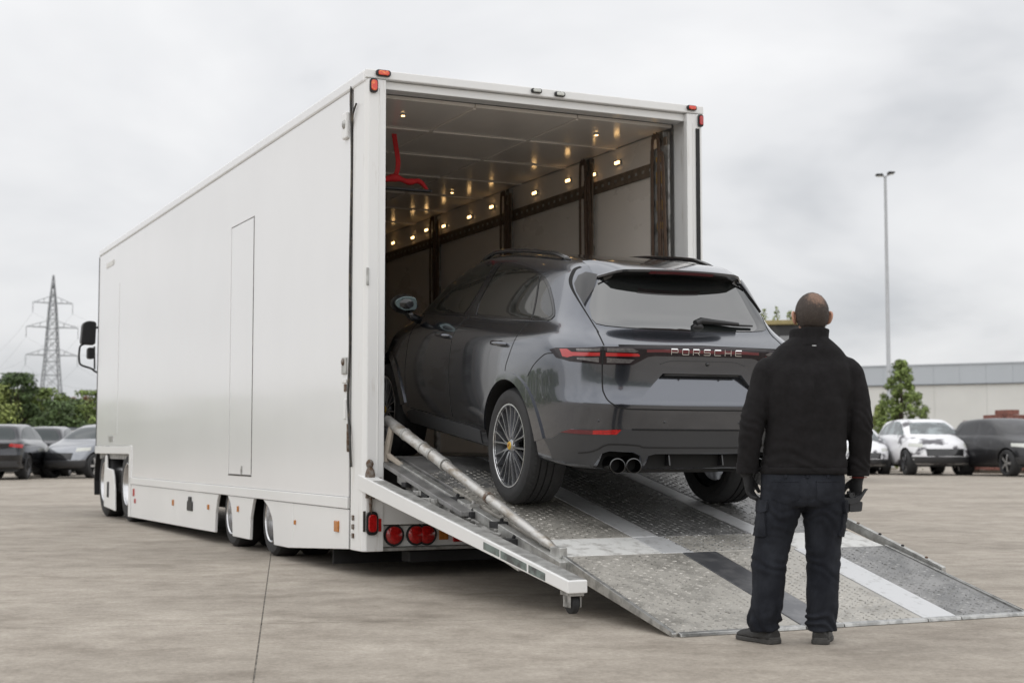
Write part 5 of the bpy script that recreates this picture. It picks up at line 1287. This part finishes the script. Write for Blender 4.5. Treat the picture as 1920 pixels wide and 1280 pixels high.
ringloft(mb, smooth_rings(LL), 28, 2.15); ringloft(mb, smooth_rings(RL), 28, 2.15)
tm = remesh(mb, .0072, 6)
def tfold(p):
    d = noise.noise(p*6)*.0065 + noise.noise(Vector((p.x*9, p.y*9, p.z*20)))*.0025
    w1 = math.exp(-((p.z-.10)/.06)**2)*.008 + math.exp(-((p.z-.40)/.10)**2)*.0036 + math.exp(-((p.z-.64)/.07)**2)*.0034
    cxl = -.11 if p.x < .04 else .18
    d += w1*sin(p.z*85 + (p.x-cxl)*40 + p.y*25 + noise.noise(p*9)*8)
    # seat seam and crease under the seat
    if p.y < 0 and p.z > .66: d -= .006*math.exp(-((p.x-.080)/.008)**2)
    if p.y < 0: d -= .004*math.exp(-((p.z-.735-.25*abs(p.x-.08))/.012)**2)
    return d
displace(tm, tfold); trous = mobj('trousers', tm, M['denim'], man, recalc=False)
BODY = Body(tm)
for pl in ([(-.105, .835), (.035, .835), (.035, .745), (-.03, .715), (-.10, .745)], [(.125, .835), (.262, .835), (.258, .745), (.19, .715), (.125, .745)]):
    patch('back_pocket', rounded(pl, .008, 2), 'B', .0035, M['denim'], trous, thick=.004, res=.02)
    strip('pocket_stitch', [pl[0], pl[1]], 'B', .006, .006, M['denim'], trous)
for vw, yy in (('L', 0), ('R', 0)):
    pk = patch('cargo_pocket', rounded([(-.085, .545), (.08, .545), (.08, .70), (-.085, .70)], .015, 3), vw, .013, M['denim'], trous, thick=.02, res=.02)
    patch('pocket_flap', rounded([(-.092, .672), (.087, .672), (.087, .735), (-.092, .735)], .012, 3), vw, .018, M['denim'], pk, thick=.02, res=.02)
for x, z in ((-.03, .872), (.08, .874), (.19, .872)): patch('belt_loop', [(x-.007, z-.02), (x+.007, z-.02), (x+.007, z+.015), (x-.007, z+.015)], 'B', .005, M['denim'], trous, thick=.004, res=.02)
BODY = BODY_CAR
# ---- boots
def boot(cx_, cy_, yaw):
    b = MB(); G = -.014
    up = [(-.098, .055, .040), (-.075, .068, .046), (-.02, .070, .047), (.05, .055, .049), (.11, .040, .051), (.155, .030, .047), (.185, .018, .030)]
    v, f = [], []; n = 16
    for y, h, wd in up:
        for k in range(n):
            a = 2*pi*k/n; v.append((wd*cos(a)*(1 if sin(a) > 0 else 1), y, G+.022+ (h*(.0+max(0, sin(a))**.7) if sin(a) > 0 else 0)+.002))
    for i in range(len(up)-1): f += [(i*n+k, i*n+(k+1) % n, (i+1)*n+(k+1) % n, (i+1)*n+k) for k in range(n)]
    f += [tuple(range(n)), tuple(range((len(up)-1)*n, len(up)*n))[::-1]]
    b.add(v, f)
    ringloft(b, smooth_rings([(0, -.030, G+.03, .040, .066), (0, -.040, G+.075, .042, .060), (0, -.040, G+.10, .040, .050), (0, -.036, G+.125, .038, .046)], 3), 18, 2)
    bo = mobj('boot', remesh(b, .006, 4), M['boot'], man, recalc=False)
    prof_ = [(-.036, -.10), (.036, -.10), (.044, -.06), (.040, 0), (.050, .07), (.050, .13), (.034, .175), (0, .19), (-.034, .175), (-.050, .13), (-.050, .07), (-.040, 0), (-.044, -.06)]
    s = MB(); s.prism([(q.x*1.06, q.y*1.03) for q in spline([(a, c, 0) for a, c in prof_], 3, True)], 'z', G+.001, G+.024); s.build('sole', M['sole'], bo, bevel=.005)
    h = MB(); h.prism([(-.037, -.104), (.037, -.104), (.045, -.06), (.043, -.02), (-.043, -.02), (-.045, -.06)], 'z', G+.0, G+.036); h.build('heel', M['sole'], bo, bevel=.007)
    lp = MB(); lp.box(-.010, .010, -.097, -.088, G+.07, G+.12); lp.build('pull_tab', M['boot'], bo, bevel=.004)
    for k in range(4): MB().tube([(-.03, .015+k*.022, G+.098-k*.011), (0, .022+k*.022, G+.106-k*.011), (.03, .015+k*.022, G+.098-k*.011)], .003, 5).build('lace', M['black'], bo)
    bo.location = (cx_, cy_, 0); bo.rotation_euler = (0, 0, yaw); return bo
boot(-.132, .035, radians(31)); boot(.178, .03, radians(-16))
# ---- gloved hands : palm, four fingers and a thumb each
def hand(wrist, sx, curl, hold):
    b = MB(); w0 = Vector(wrist)
    # local frame : down = finger direction, f = forward (thumb side), p = palm direction (towards the thigh)
    dn = Vector((sx*-.10, .10, -1)).normalized(); pl = Vector((-sx, 0, 0)); pl = (pl - dn*pl.dot(dn)).normalized(); fw = dn.cross(pl)*(-1)
    if fw.y < 0: fw = -fw
    yaw_ = radians(-sx*28); rot = Matrix.Rotation(yaw_, 3, dn); pl = rot @ pl; fw = rot @ fw
    def at_(a, bb, c): return w0 + dn*a + fw*bb + pl*c
    b.tube([at_(-.045, 0, 0), at_(-.01, 0, 0), at_(.01, 0, 0)], [.034, .033, .031], 14)
    v, f = [], []; n = 14; rows_ = [(0, .030, .023, 0), (.025, .036, .021, .002), (.055, .043, .018, .004), (.085, .045, .016, .006), (.098, .042, .013, .007)]
    for a, wd, th, off in rows_:
        for k in range(n):
            t = 2*pi*k/n; v.append(at_(a, wd*math.copysign(abs(cos(t))**.8, cos(t)), off+th*math.copysign(abs(sin(t))**.8, sin(t))))
    for i in range(len(rows_)-1): f += [(i*n+k, i*n+(k+1) % n, (i+1)*n+(k+1) % n, (i+1)*n+k) for k in range(n)]
    f += [tuple(range(n))[::-1], tuple(range((len(rows_)-1)*n, len(rows_)*n))]; b.add(v, f)
    for i, (off, ln) in enumerate(((.034, .074), (.0115, .084), (-.0115, .078), (-.034, .062))):
        p = Vector((.088, off, .007)); ang = radians(8); pts = [p - Vector((.03, 0, 0)), p]
        for seg, cu in ((.46, curl[0]), (.30, curl[1]), (.24, curl[2])):
            ang += radians(cu + i*3); p = p + Vector((cos(ang)*ln*seg, off*.05, sin(ang)*ln*seg)); pts.append(p)
        b.tube([at_(*q) for q in pts], [.0105, .0112, .0105, .0098, .0085], 10); b.sphere(at_(*pts[-1]), .0086, 8, 6)
    tp = [(.018, .026, .006), (.045, .050, .014), (.075, .060, .024), (.100, .058, .036)] if not hold else [(.018, .026, .006), (.042, .048, .020), (.070, .050, .040), (.088, .040, .056)]
    b.tube([at_(*q) for q in tp], [.015, .0145, .0125, .0105], 10); b.sphere(at_(*tp[-1]), .0106, 8, 6)
    g = mobj('glove', remesh(b, .0036, 3), M['glove'], man, recalc=False)
    return at_
hand((-.210, .014, .868), -1, (16, 22, 18), False)
atR = hand((.382, .028, .850), 1, (42, 48, 36), True)
# object in the right hand : dark hand set with a grip and a hooked head
def wpt(q): return Vector(man.location) + q*.986
c0 = wpt(atR(.098, .0, .040))
hs_ = thing('handheld_controller', 'dark grey hand-held controller gripped in the right gloved hand', 'controller', tuple(c0)); hs_.scale = (.86,)*3
mb = MB(); mb.tube([(0, -.055, .006), (0, 0, 0), (0, .06, -.002)], [.017, .019, .018], 12); mb.build('grip', M['black'], hs_, smooth=40)
M['ctrl'] = material('dark_grey_moulding', (.026, .027, .030), .5, var=.2, vscale=20)
mb = MB(); mb.prism(rounded([(-.055, -.030), (-.010, -.050), (.040, -.035), (.085, .035), (.095, .045), (.080, .048), (.050, .005), (.0, -.012), (-.055, -.005)], .012, 3), 'y', -.075, -.035)
mb.build('head', M['ctrl'], hs_, bevel=.008)
mb = MB(); mb.prism(rounded([(-.02, -.095), (.055, -.09), (.062, -.03), (-.02, -.03)], .012, 3), 'y', -.07, .055); mb.build('battery', M['ctrl'], hs_, bevel=.008)
MB().box(-.012, .012, .02, .04, .012, .03).build('trigger', M['black'], hs_, bevel=.004)
# ------------------------------------------------------------------ background : parked cars, trees, sheds, masts
M['leaf_a'] = material('foliage_mid_green', (.155, .205, .060), .6, var=.55, vscale=1.4, spec=.3)
M['leaf_b'] = material('foliage_dark_green', (.070, .105, .038), .6, var=.5, vscale=1.6, spec=.3)
M['leaf_c'] = material('foliage_light_green', (.23, .27, .08), .6, var=.5, vscale=1.8, spec=.3)
M['leaf_r'] = material('foliage_copper', (.13, .05, .030), .6, var=.5, vscale=1.8, spec=.3)
M['bark'] = material('bark', (.07, .055, .04), .9, var=.4, vscale=8)
def leafy(m):
    t = m.node_tree; b = t.nodes['Principled BSDF']; g = t.nodes.new('ShaderNodeNewGeometry'); hs = t.nodes.new('ShaderNodeHueSaturation')
    mr = t.nodes.new('ShaderNodeMapRange'); mr.inputs[3].default_value = .45; mr.inputs[4].default_value = 1.6; t.links.new(g.outputs['Random Per Island'], mr.inputs[0])
    src = b.inputs['Base Color'].links[0].from_socket; t.links.new(src, hs.inputs['Color']); t.links.new(mr.outputs[0], hs.inputs['Value']); t.links.new(hs.outputs[0], b.inputs['Base Color'])
for k_ in ('leaf_a', 'leaf_b', 'leaf_c', 'leaf_r'): leafy(M[k_])
def crown_mesh(h, w, shape, nleaf, size, seed):
    rnd = random.Random(seed); mb = MB(); th = h*.16
    clumps = []
    for _ in range(46 if shape == 'round' else 150):
        t = rnd.random()
        if shape == 'round':
            z = th + (h-th)*(.1+.9*t); rr = w*.5*math.sqrt(max(.02, 1-((z-(th+(h-th)*.46))/((h-th)*.56))**2))
        else:
            z = th*.5 + (h-th*.5)*t**1.25; rr = w*.5*(1-((z-th*.5)/(h-th*.5)))**.85 + .05
        a = rnd.uniform(0, 2*pi); r = rr*math.sqrt(rnd.uniform(.15, 1))*(1 if shape == 'round' else rnd.uniform(.8, 1.12))
        clumps.append((Vector((r*cos(a), r*sin(a), z)), rnd.uniform(.10, .22)*w*(1 if shape == 'round' else .42)))
    for i in range(nleaf):
        c, cr = clumps[rnd.randrange(len(clumps))]
        d = Vector((rnd.gauss(0, 1), rnd.gauss(0, 1), rnd.gauss(0, .9))).normalized()*cr*(rnd.random()**.45)*(1.25 if rnd.random() < .12 else 1)
        p = c+d; s = size*rnd.uniform(.6, 1.4)
        if p.z > h: p.z = h-rnd.random()*.2
        n = (d.normalized() + Vector((rnd.uniform(-.7, .7), rnd.uniform(-.7, .7), rnd.uniform(-.2, .9)))).normalized()
        a = n.orthogonal().normalized(); b = n.cross(a); k = rnd.uniform(0, pi); a, b = a*cos(k)+b*sin(k), b*cos(k)-a*sin(k)
        mb.add([p-a*s*.5, p+b*s*.32, p+a*s*.5, p-b*s*.32], [(0, 1, 2, 3)])
    return mb, clumps
def tree(name, label, loc, h, w, shape, leaf, seed, group, nleaf=3000, size=.26):
    t = thing(name, label, 'tree', loc, (0, 0, seed*1.3), group)
    mb, cl = crown_mesh(h, w, shape, nleaf, size, seed); mb.build('crown', M[leaf], t, recalc=False)
    tr_m = MB(); tr_m.tube([(0, 0, -.05), (.03, .02, h*.3), (-.02, .04, h*.62), (0, 0, h*.9)], [h*.028, h*.022, h*.014, h*.004], 8)
    for c, r in cl[:9]: tr_m.tube([(0, 0, max(.4, c.z*.55)), tuple(c*.6+Vector((0, 0, c.z*.28))), tuple(c)], [h*.011, h*.007, h*.003], 5)
    tr_m.build('trunk', M['bark'], t, smooth=True); return t
def P2(px, d): return ((px-960)/2800*d, d)
G = 'trees behind the left car park'
TL = [(-44, 70, 4.0, 4.2, 'leaf_c', 'light green bushy tree at the very left edge above the parked cars'), (12, 74, 3.9, 3.6, 'leaf_a', 'mid green tree rising over the dark estate car at the left edge'), (33, 72, 4.6, 2.2, 'leaf_b', 'tall dark pointed tree left of the pylon foot'), (58, 78, 3.2, 2.8, 'leaf_c', 'yellow green tree just left of the pylon legs'), (86, 74, 3.95, 2.8, 'leaf_a', 'mid green tree standing in front of the pylon legs'), (112, 70, 3.2, 2.6, 'leaf_b', 'very dark conifer like tree right of the pylon legs'), (138, 76, 3.5, 2.2, 'leaf_b', 'dark tree with a reddish neighbour beside the truck'), (150, 84, 3.9, 2.2, 'leaf_r', 'copper coloured small tree among the green ones left of the truck'), (168, 72, 3.75, 2.8, 'leaf_a', 'green tree closest to the truck front')]
for i, (px, d, h, w, lf, lab) in enumerate(TL):
    x, y = P2(px, d); tree('bushy_tree', lab, (x, y, 0), h, w, 'round', lf, i+2, G, 8000, .14)
# low hedge stuff between the trunks
hb = MB(); rnd = random.Random(5)
for i in range(5200):
    px = rnd.uniform(-300, 330); x, y = P2(px, 68+rnd.random()*4); z = rnd.random()**.8*(1.7+.5*noise.noise(Vector((px*.03, 1, 2)))); p = Vector((x, y, z)); s = .30
    n = Vector((rnd.uniform(-1, 1), rnd.uniform(-1, .2), rnd.uniform(-.2, 1))).normalized(); a = n.orthogonal().normalized(); b = n.cross(a)
    hb.add([p-a*s*.5, p+b*s*.35, p+a*s*.5, p-b*s*.35], [(0, 1, 2, 3)])
hg = hb.build('hedge', M['leaf_b'], recalc=False); tag(hg, 'dark low hedge behind the parked cars on the left', 'hedge', kind='stuff')
# conifer and shrub on the right
x, y = P2(1690, 64); tree('pointed_tree', 'pointed green tree behind the lamp post and the white covered car', (x, y, 0), 4.75, 3.3, 'cone', 'leaf_a', 31, None, 14000, .115)
x, y = P2(1650, 66); tree('pointed_tree', 'small loose green shrub tree left of the pointed tree beside the lamp post', (x, y, 0), 2.9, 1.9, 'cone', 'leaf_c', 33, None, 4500, .115)
# trees of the yard's other sides, seen only mirrored in the paint
wd_ = MB(); rnd = random.Random(9)
for i in range(48):
    if i < 14: cx_, cy_, sc_ = -25-4.4*i, 80-4.0*i, .85+.08*(i % 3)
    else: cx_, cy_, sc_ = -52+3.2*(i-14), -44-2*(i % 2), 1.7+.1*(i % 3)
    mb, _ = crown_mesh(4.2*sc_, 6.4, 'round', 1000, .5, 100+i)
    wd_.add([(p[0]+cx_, p[1]+cy_, p[2]-.3) for p in mb.v], mb.f)
wo = wd_.build('treeline', M['leaf_a'], recalc=False); tag(wo, 'continuous line of trees around the far sides of the yard', 'trees', kind='stuff')
# ---- lamp post
M['mast'] = material('galvanised_mast', (.40, .41, .42), .5, metal=.4, var=.08, vscale=2)
x, y = P2(1667, 69); lp = thing('lamp_post', 'tall thin grey lamp post with twin heads at the right', 'lamp post', (x, y, 0))
MB().tube([(0, 0, 0), (0, 0, .9), (0, 0, .95), (0, 0, 13.6)], [.16, .15, .115, .065], 12).build('pole', M['mast'], lp, smooth=40)
MB().tube([(-.30, 0, 13.68), (0, 0, 13.62), (.28, 0, 13.76)], .035, 8).build('bracket', M['mast'], lp)
for sx, zz in ((-1, 13.68), (1, 13.78)):
    hd = MB().prism(rounded([(sx*.10, zz-.05), (sx*.42, zz-.02), (sx*.44, zz+.06), (sx*.14, zz+.07)], .03, 3), 'y', -.14, .14).build('lamp_head', M['chassis'], lp, bevel=.02)
    MB().box(min(sx*.14, sx*.38), max(sx*.14, sx*.38), -.10, .10, zz-.062, zz-.045).build('lamp_glass', M['clear'], hd)
MB().box(-.25, .25, -.25, .25, 0, .10).build('base', M['concrete'], lp)
MB().box(-.05, .05, -.158, -.14, .45, .75).build('service_hatch', M['mast'], lp)
# ---- pylon
M['pylon'] = material('weathered_lattice_steel', (.22, .23, .24), .6, metal=.3, var=.15, vscale=.3)
x, y = P2(95.5, 330); py = thing('electricity_pylon', 'tall lattice electricity pylon rising above the trees at the left', 'pylon', (x, y, 0), (0, 0, radians(28)))
PH = 39.2
def hw(z):       # half width of the tower
    for (z0, w0), (z1, w1) in zip([(0, 3.0), (20, 1.45), (31.5, .80), (PH, .08)][:-1], [(20, 1.45), (31.5, .80), (PH, .08)]):
        if z <= z1: return w0+(w1-w0)*(z-z0)/(z1-z0)
    return .08
zs = [0, 5, 9.5, 13.5, 17, 20, 22.5, 25, 27.3, 29.5, 31.5, 33.5, 35.5, 37.4, PH]
for sx in (-1, 1):
    for sy in (-1, 1): MB().tube([(sx*hw(z), sy*hw(z), z) for z in zs], .13, 5).build('leg', M['pylon'], py)
br = MB()
for z0, z1 in zip(zs[:-1], zs[1:]):
    a, b = hw(z0), hw(z1)
    for s in (-1, 1):
        br.tube([(-a, s*a, z0), (b, s*b, z1)], .06, 4); br.tube([(a, s*a, z0), (-b, s*b, z1)], .06, 4)
        br.tube([(s*a, -a, z0), (s*b, b, z1)], .06, 4); br.tube([(s*a, a, z0), (s*b, -b, z1)], .06, 4)
        br.tube([(-b, s*b, z1), (b, s*b, z1)], .06, 4); br.tube([(s*b, -b, z1), (s*b, b, z1)], .06, 4)
o = br.build('bracing', M['pylon'], py); o['kind'] = 'stuff'
for z, r in ((33.0, 4.3), (27.6, 5.6), (21.4, 5.6)):
    for s in (-1, 1):
        am = MB(); w_ = hw(z)
        am.tube([(s*w_, w_, z), (s*r, 0, z)], .06, 4); am.tube([(s*w_, -w_, z), (s*r, 0, z)], .08, 4); am.tube([(s*hw(z+1.5), 0, z+1.5), (s*r, 0, z)], .06, 4)
        for q in (.35, .68): am.tube([(s*lerp(w_, r, q), w_*(1-q), z), (s*lerp(hw(z+1.5), r, q), 0, z+1.5*(1-q))], .06, 4)
        arm = am.build('cross_arm', M['pylon'], py)
        MB().tube([(s*r, 0, z), (s*r, 0, z-2.3)], .07, 5).build('insulator', M['pylon'], arm)
        wr = MB()
        for sg in (-1, 1):
            wr.tube([(s*r, sg*170*t, z-2.3-9*(1-(1-2*t)**2)*.9) for t in [i/10 for i in range(11)]], .018, 4)
        wr.build('cable', M['pylon'], arm)
# ---- warehouse on the right
M['clad'] = material('grey_blue_cladding', (.42, .45, .48), .55, var=.05, vscale=.3, stretch=(1, 1, .1))
M['cream'] = material('cream_wall', (.60, .60, .575), .7, var=.05, vscale=.4)
M['dark_trim'] = material('dark_flashing', (.10, .11, .12), .6)
A0, A1 = Vector((19.5, 127, 0)), Vector((62, 103, 0)); wl = (A1-A0).length
wh_ = thing('warehouse', 'long pale warehouse with a grey cladding band across the right background', 'building', tuple(A0), (0, 0, math.atan2(A1.y-A0.y, A1.x-A0.x)))
MB().box(0, wl, 0, 30, 0, 7.2).build('wall', M['cream'], wh_)
n_ = 24
for i in range(n_): MB().box(wl*i/n_+.006, wl*(i+1)/n_-.006, -.18, -.02, 6.05, 7.55).build('cladding_panel', M['clad'], wh_)
for i in range(12): MB().box(wl*i/12+.008, wl*(i+1)/12-.008, -.06, -.003, .2, 5.98).build('wall_panel', M['cream'], wh_)
MB().box(-.05, wl+.05, -.24, -.005, 5.985, 6.04).build('flashing', M['dark_trim'], wh_); MB().box(-.1, wl+.1, -.26, 30, 7.56, 7.66).build('roof', M['clad'], wh_)
for i in (1,): MB().box(i*5.2, i*5.2+3.6, -.10, -.062, .05, 4.2).build('loading_door', M['clad'], wh_)
# ---- dark flat-topped site building between car and man
M['dark_wall'] = material('dark_sheet_wall', (.022, .023, .024), .5, col2=(.07, .07, .065), vscale=1.5, thr=(.5, .66))
M['olive'] = material('yellowish_roof_edge', (.30, .25, .12), .8, var=.3, vscale=2)
x, y = P2(1462, 46); sh = thing('site_building', 'dark flat topped building with small plants on its roof behind the car', 'building', (x, y, 0), (0, 0, radians(-14)))
MB().box(-.85, .85, 0, 4, 0, 4.78).build('wall', M['dark_wall'], sh)
MB().box(-.98, .98, -.16, 4.1, 4.79, 4.93).build('roof', M['olive'], sh, bevel=.02)
for i in range(4): MB().box(-.80+i*.41, -.44+i*.41, -.04, -.003, 3.6, 4.45).build('window', M['glass'], sh); 
for i in range(4): MB().box(-.80+i*.41, -.44+i*.41, -.05, -.003, 2.4, 3.45).build('panel', M['dark_wall'], sh)
for i in range(5):
    q = thing('roof_plant', ['leftmost', 'second', 'third', 'fourth', 'rightmost'][i]+' little green plant on the roof edge of the dark building', 'plant', tuple(Vector(sh.location)+Matrix.Rotation(radians(-14), 3, 'Z') @ Vector((-.85+i*.40, -.05, 4.93))), (0, 0, i), 'plants on the dark roof')
    mb, _ = crown_mesh(.30+.06*(i % 3), .2, 'cone', 90, .07, 60+i); mb.build('leaves', M['leaf_c'], q, recalc=False); MB().tube([(0, 0, 0), (0, 0, .26)], .012, 5).build('stem', M['bark'], q)
# ---- pale house behind the left trees
M['pink'] = material('pale_render', (.50, .42, .38), .8, var=.08, vscale=1)
M['roofgrey'] = material('slate_roof', (.16, .17, .19), .7, var=.15, vscale=3)
x, y = P2(24, 73); hs2 = thing('small_house', 'pale rendered small house with a slate roof among the left trees', 'house', (x, y, 0), (0, 0, radians(20)))
MB().prism([(-.65, 0), (.65, 0), (.65, 2.3), (0, 2.95), (-.65, 2.3)], 'y', 0, 2.0).build('wall', M['pink'], hs2)
for s in (-1, 1): MB().hexa([(0, -.1, 2.97), (s*.75, -.1, 2.25), (s*.75, 2.1, 2.25), (0, 2.1, 2.97), (0, -.1, 3.03), (s*.78, -.1, 2.30), (s*.78, 2.1, 2.30), (0, 2.1, 3.03)]).build('roof', M['roofgrey'], hs2)
MB().box(-.3, .0, -.03, .0, 1.3, 1.9).build('window', M['glass'], hs2)
# low pale boundary wall and grey bin store behind the left cars
x, y = P2(45, 62); bw = thing('boundary_wall', 'low pale grey wall behind the parked cars on the left', 'wall', (x, y, 0))
for i in range(6): MB().box(-6+i*1.6, -4.42+i*1.6, 0, .2, 0, 1.75).build('wall_panel', M['cream'], bw)
MB().box(-6.1, 3.7, -.04, .24, 1.755, 1.84).build('coping', M['roofgrey'], bw)
# ---- red brick pallets beyond the covered cars
M['brick'] = material('red_brick', (.22, .095, .075), .85, var=.35, vscale=6)
BK = [(1822, 61, 2.25, .5, 'single low red brick pack at the left end of the stacked packs'), (1856, 60, 2.42, .6, 'taller red brick pack second from the left behind the black covered car'), (1893, 60, 2.62, .8, 'highest red brick pack with an uneven top behind the black covered car'), (1925, 60, 2.45, .7, 'red brick pack at the right picture edge behind the black covered car')]
for i, (px, d, h, w_, lab) in enumerate(BK):
    x, y = P2(px, d); b = thing('brick_stack', lab, 'bricks', (x, y, 0), (0, 0, .1*i), 'brick packs behind the covered cars')
    MB().box(-w_/2, w_/2, -.5, .5, 0, .12).build('pallet', M['bark'], b)
    rws = int((h-.14)/.20)
    for r in range(rws):
        for c in range(3):
            if r == rws-1 and (c+i) % 3 == 1: continue
            MB().box(-w_/2+c*w_/3+.008, -w_/2+(c+1)*w_/3-.008, -.48, .48, .13+r*.20, .13+(r+1)*.20-.012).build('brick', M['brick'], b)
# ---- parked cars : same shell, different paint or transit wrap
def bgpaint(nm, col): return carpaint(nm, col)
def wrap(nm, c1, c2, thr, sc):
    return material(nm, c1, .32, col2=c2, vscale=sc, thr=thr, coat=.3, bump=.25, bscale=5, stretch=(1, 1, 1.4))
proto = thing('parked_car', '-', 'car', (0, 0, 0))
pb = shell(proto, M['paint'], cut_rear=False); glazing(proto, full=False)
for s, y, z in WHEELS: car_wheel(proto, s, y, z, full=False)
patch('rear_bumper', [(-.90, .41), (.90, .41), (.88, .60), (-.88, .60)], 'B', .006, M['satin'], proto, res=.08)
patch('front_bumper', [(-.85, .37), (.85, .37), (.84, .58), (-.84, .58)], 'F', .006, M['satin'], proto, res=.08)
for s in (1, -1):
    X = lambda pl: pl if s > 0 else mir(pl)
    patch('tail_lamp', X([(.915, 1.11), (.60, 1.15), (.55, 1.05), (.905, 1.0)]), 'B', .007, M['red'], proto, res=.06)
    patch('headlamp', X([(.84, 1.0), (.55, .98), (.58, .86), (.86, .90)]), 'F', .007, M['clear'], proto, res=.06)
patch('grille', [(-.5, .60), (.5, .60), (.52, .82), (-.52, .82)], 'F', .006, M['gloss_black'], proto, res=.08)
patch('number_plate', [(-.26, .84), (.26, .84), (.26, .95), (-.26, .95)], 'B', .008, M['cream'], proto, res=.08)
MB().box(-.76, .76, -.8, 3.3, .27, .40).build('underbody', M['chassis'], proto)
def setcar(o, px, d, yaw, paint, label, sc=(1, 1, 1), group=None, glass=None):
    x, y = P2(px, d); c = radians(yaw)
    o.scale = sc; o.rotation_euler = (0, 0, c)
    mid = Vector((0, 1.35*sc[1], 0)); mid = Matrix.Rotation(c, 3, 'Z') @ mid
    o.location = (x-mid.x, y-mid.y, .0)
    o['label'] = label; o['group'] = group
    for ch in o.children:
        if ch.name.split('.')[0] == 'body':
            ch.data = ch.data.copy(); ch.data.materials[0] = paint
        if glass and 'glass' in ch.name or glass and ch.name.split('.')[0] in ('window_surround', 'windscreen', 'rear_window'):
            ch.data = ch.data.copy(); ch.data.materials[0] = glass
dk = bgpaint('blue_black_paint', (.012, .013, .018)); sv = bgpaint('silver_paint', (.22, .23, .25)); wt = material('white_car_paint', (.75, .75, .76), .2, coat=1)
wrap_w = wrap('white_transit_film', (.78, .78, .80), (.05, .045, .055), (.53, .59), 1.3); wrap_k = wrap('black_transit_film', (.010, .010, .012), (.045, .045, .05), (.55, .72), 2.2)
glw = material('filmed_glass', (.06, .075, .08), .15, col2=(.22, .26, .27), vscale=2.5, thr=(.45, .6), coat=.4)
gld = material('parked_car_glass', (.03, .04, .042), .08)
GL, GR = 'cars parked on the left of the yard', 'film wrapped cars parked on the right'
cars = [proto] + [copy_tree(proto) for _ in range(6)]
setcar(cars[0], 22, 49.2, 4, dk, 'blue black estate car seen from behind at the left picture edge', (1, 1, 1.0), GL, gld)
setcar(cars[1], 98, 54.5, 6, dk, 'second dark car with its side windows showing, right of the leftmost one', (1, 1, 1.0), GL, gld)
setcar(cars[2], 190, 51.5, 160, sv, 'silver car facing us half hidden by the truck front', (1, 1, 1.02), GL, gld)
setcar(cars[3], 1728, 57.0, 184, wrap_w, 'car in torn white transit film facing us behind the lamp post', (1.36, 1.05, 1.18), GR, glw)
setcar(cars[4], 1890, 54.5, 196, wrap_k, 'large car wholly in black transit film at the right picture edge', (1.36, 1.05, 1.17), GR, wrap_k)
setcar(cars[5], 1606, 58.5, 176, wrap_w, 'white filmed car mostly hidden behind the man', (1, 1, 1.0), GR, glw)
setcar(cars[6], 60, 61, 92, sv, 'pale car standing sideways behind the two dark ones on the left', (1, 1, .90), GL, gld)
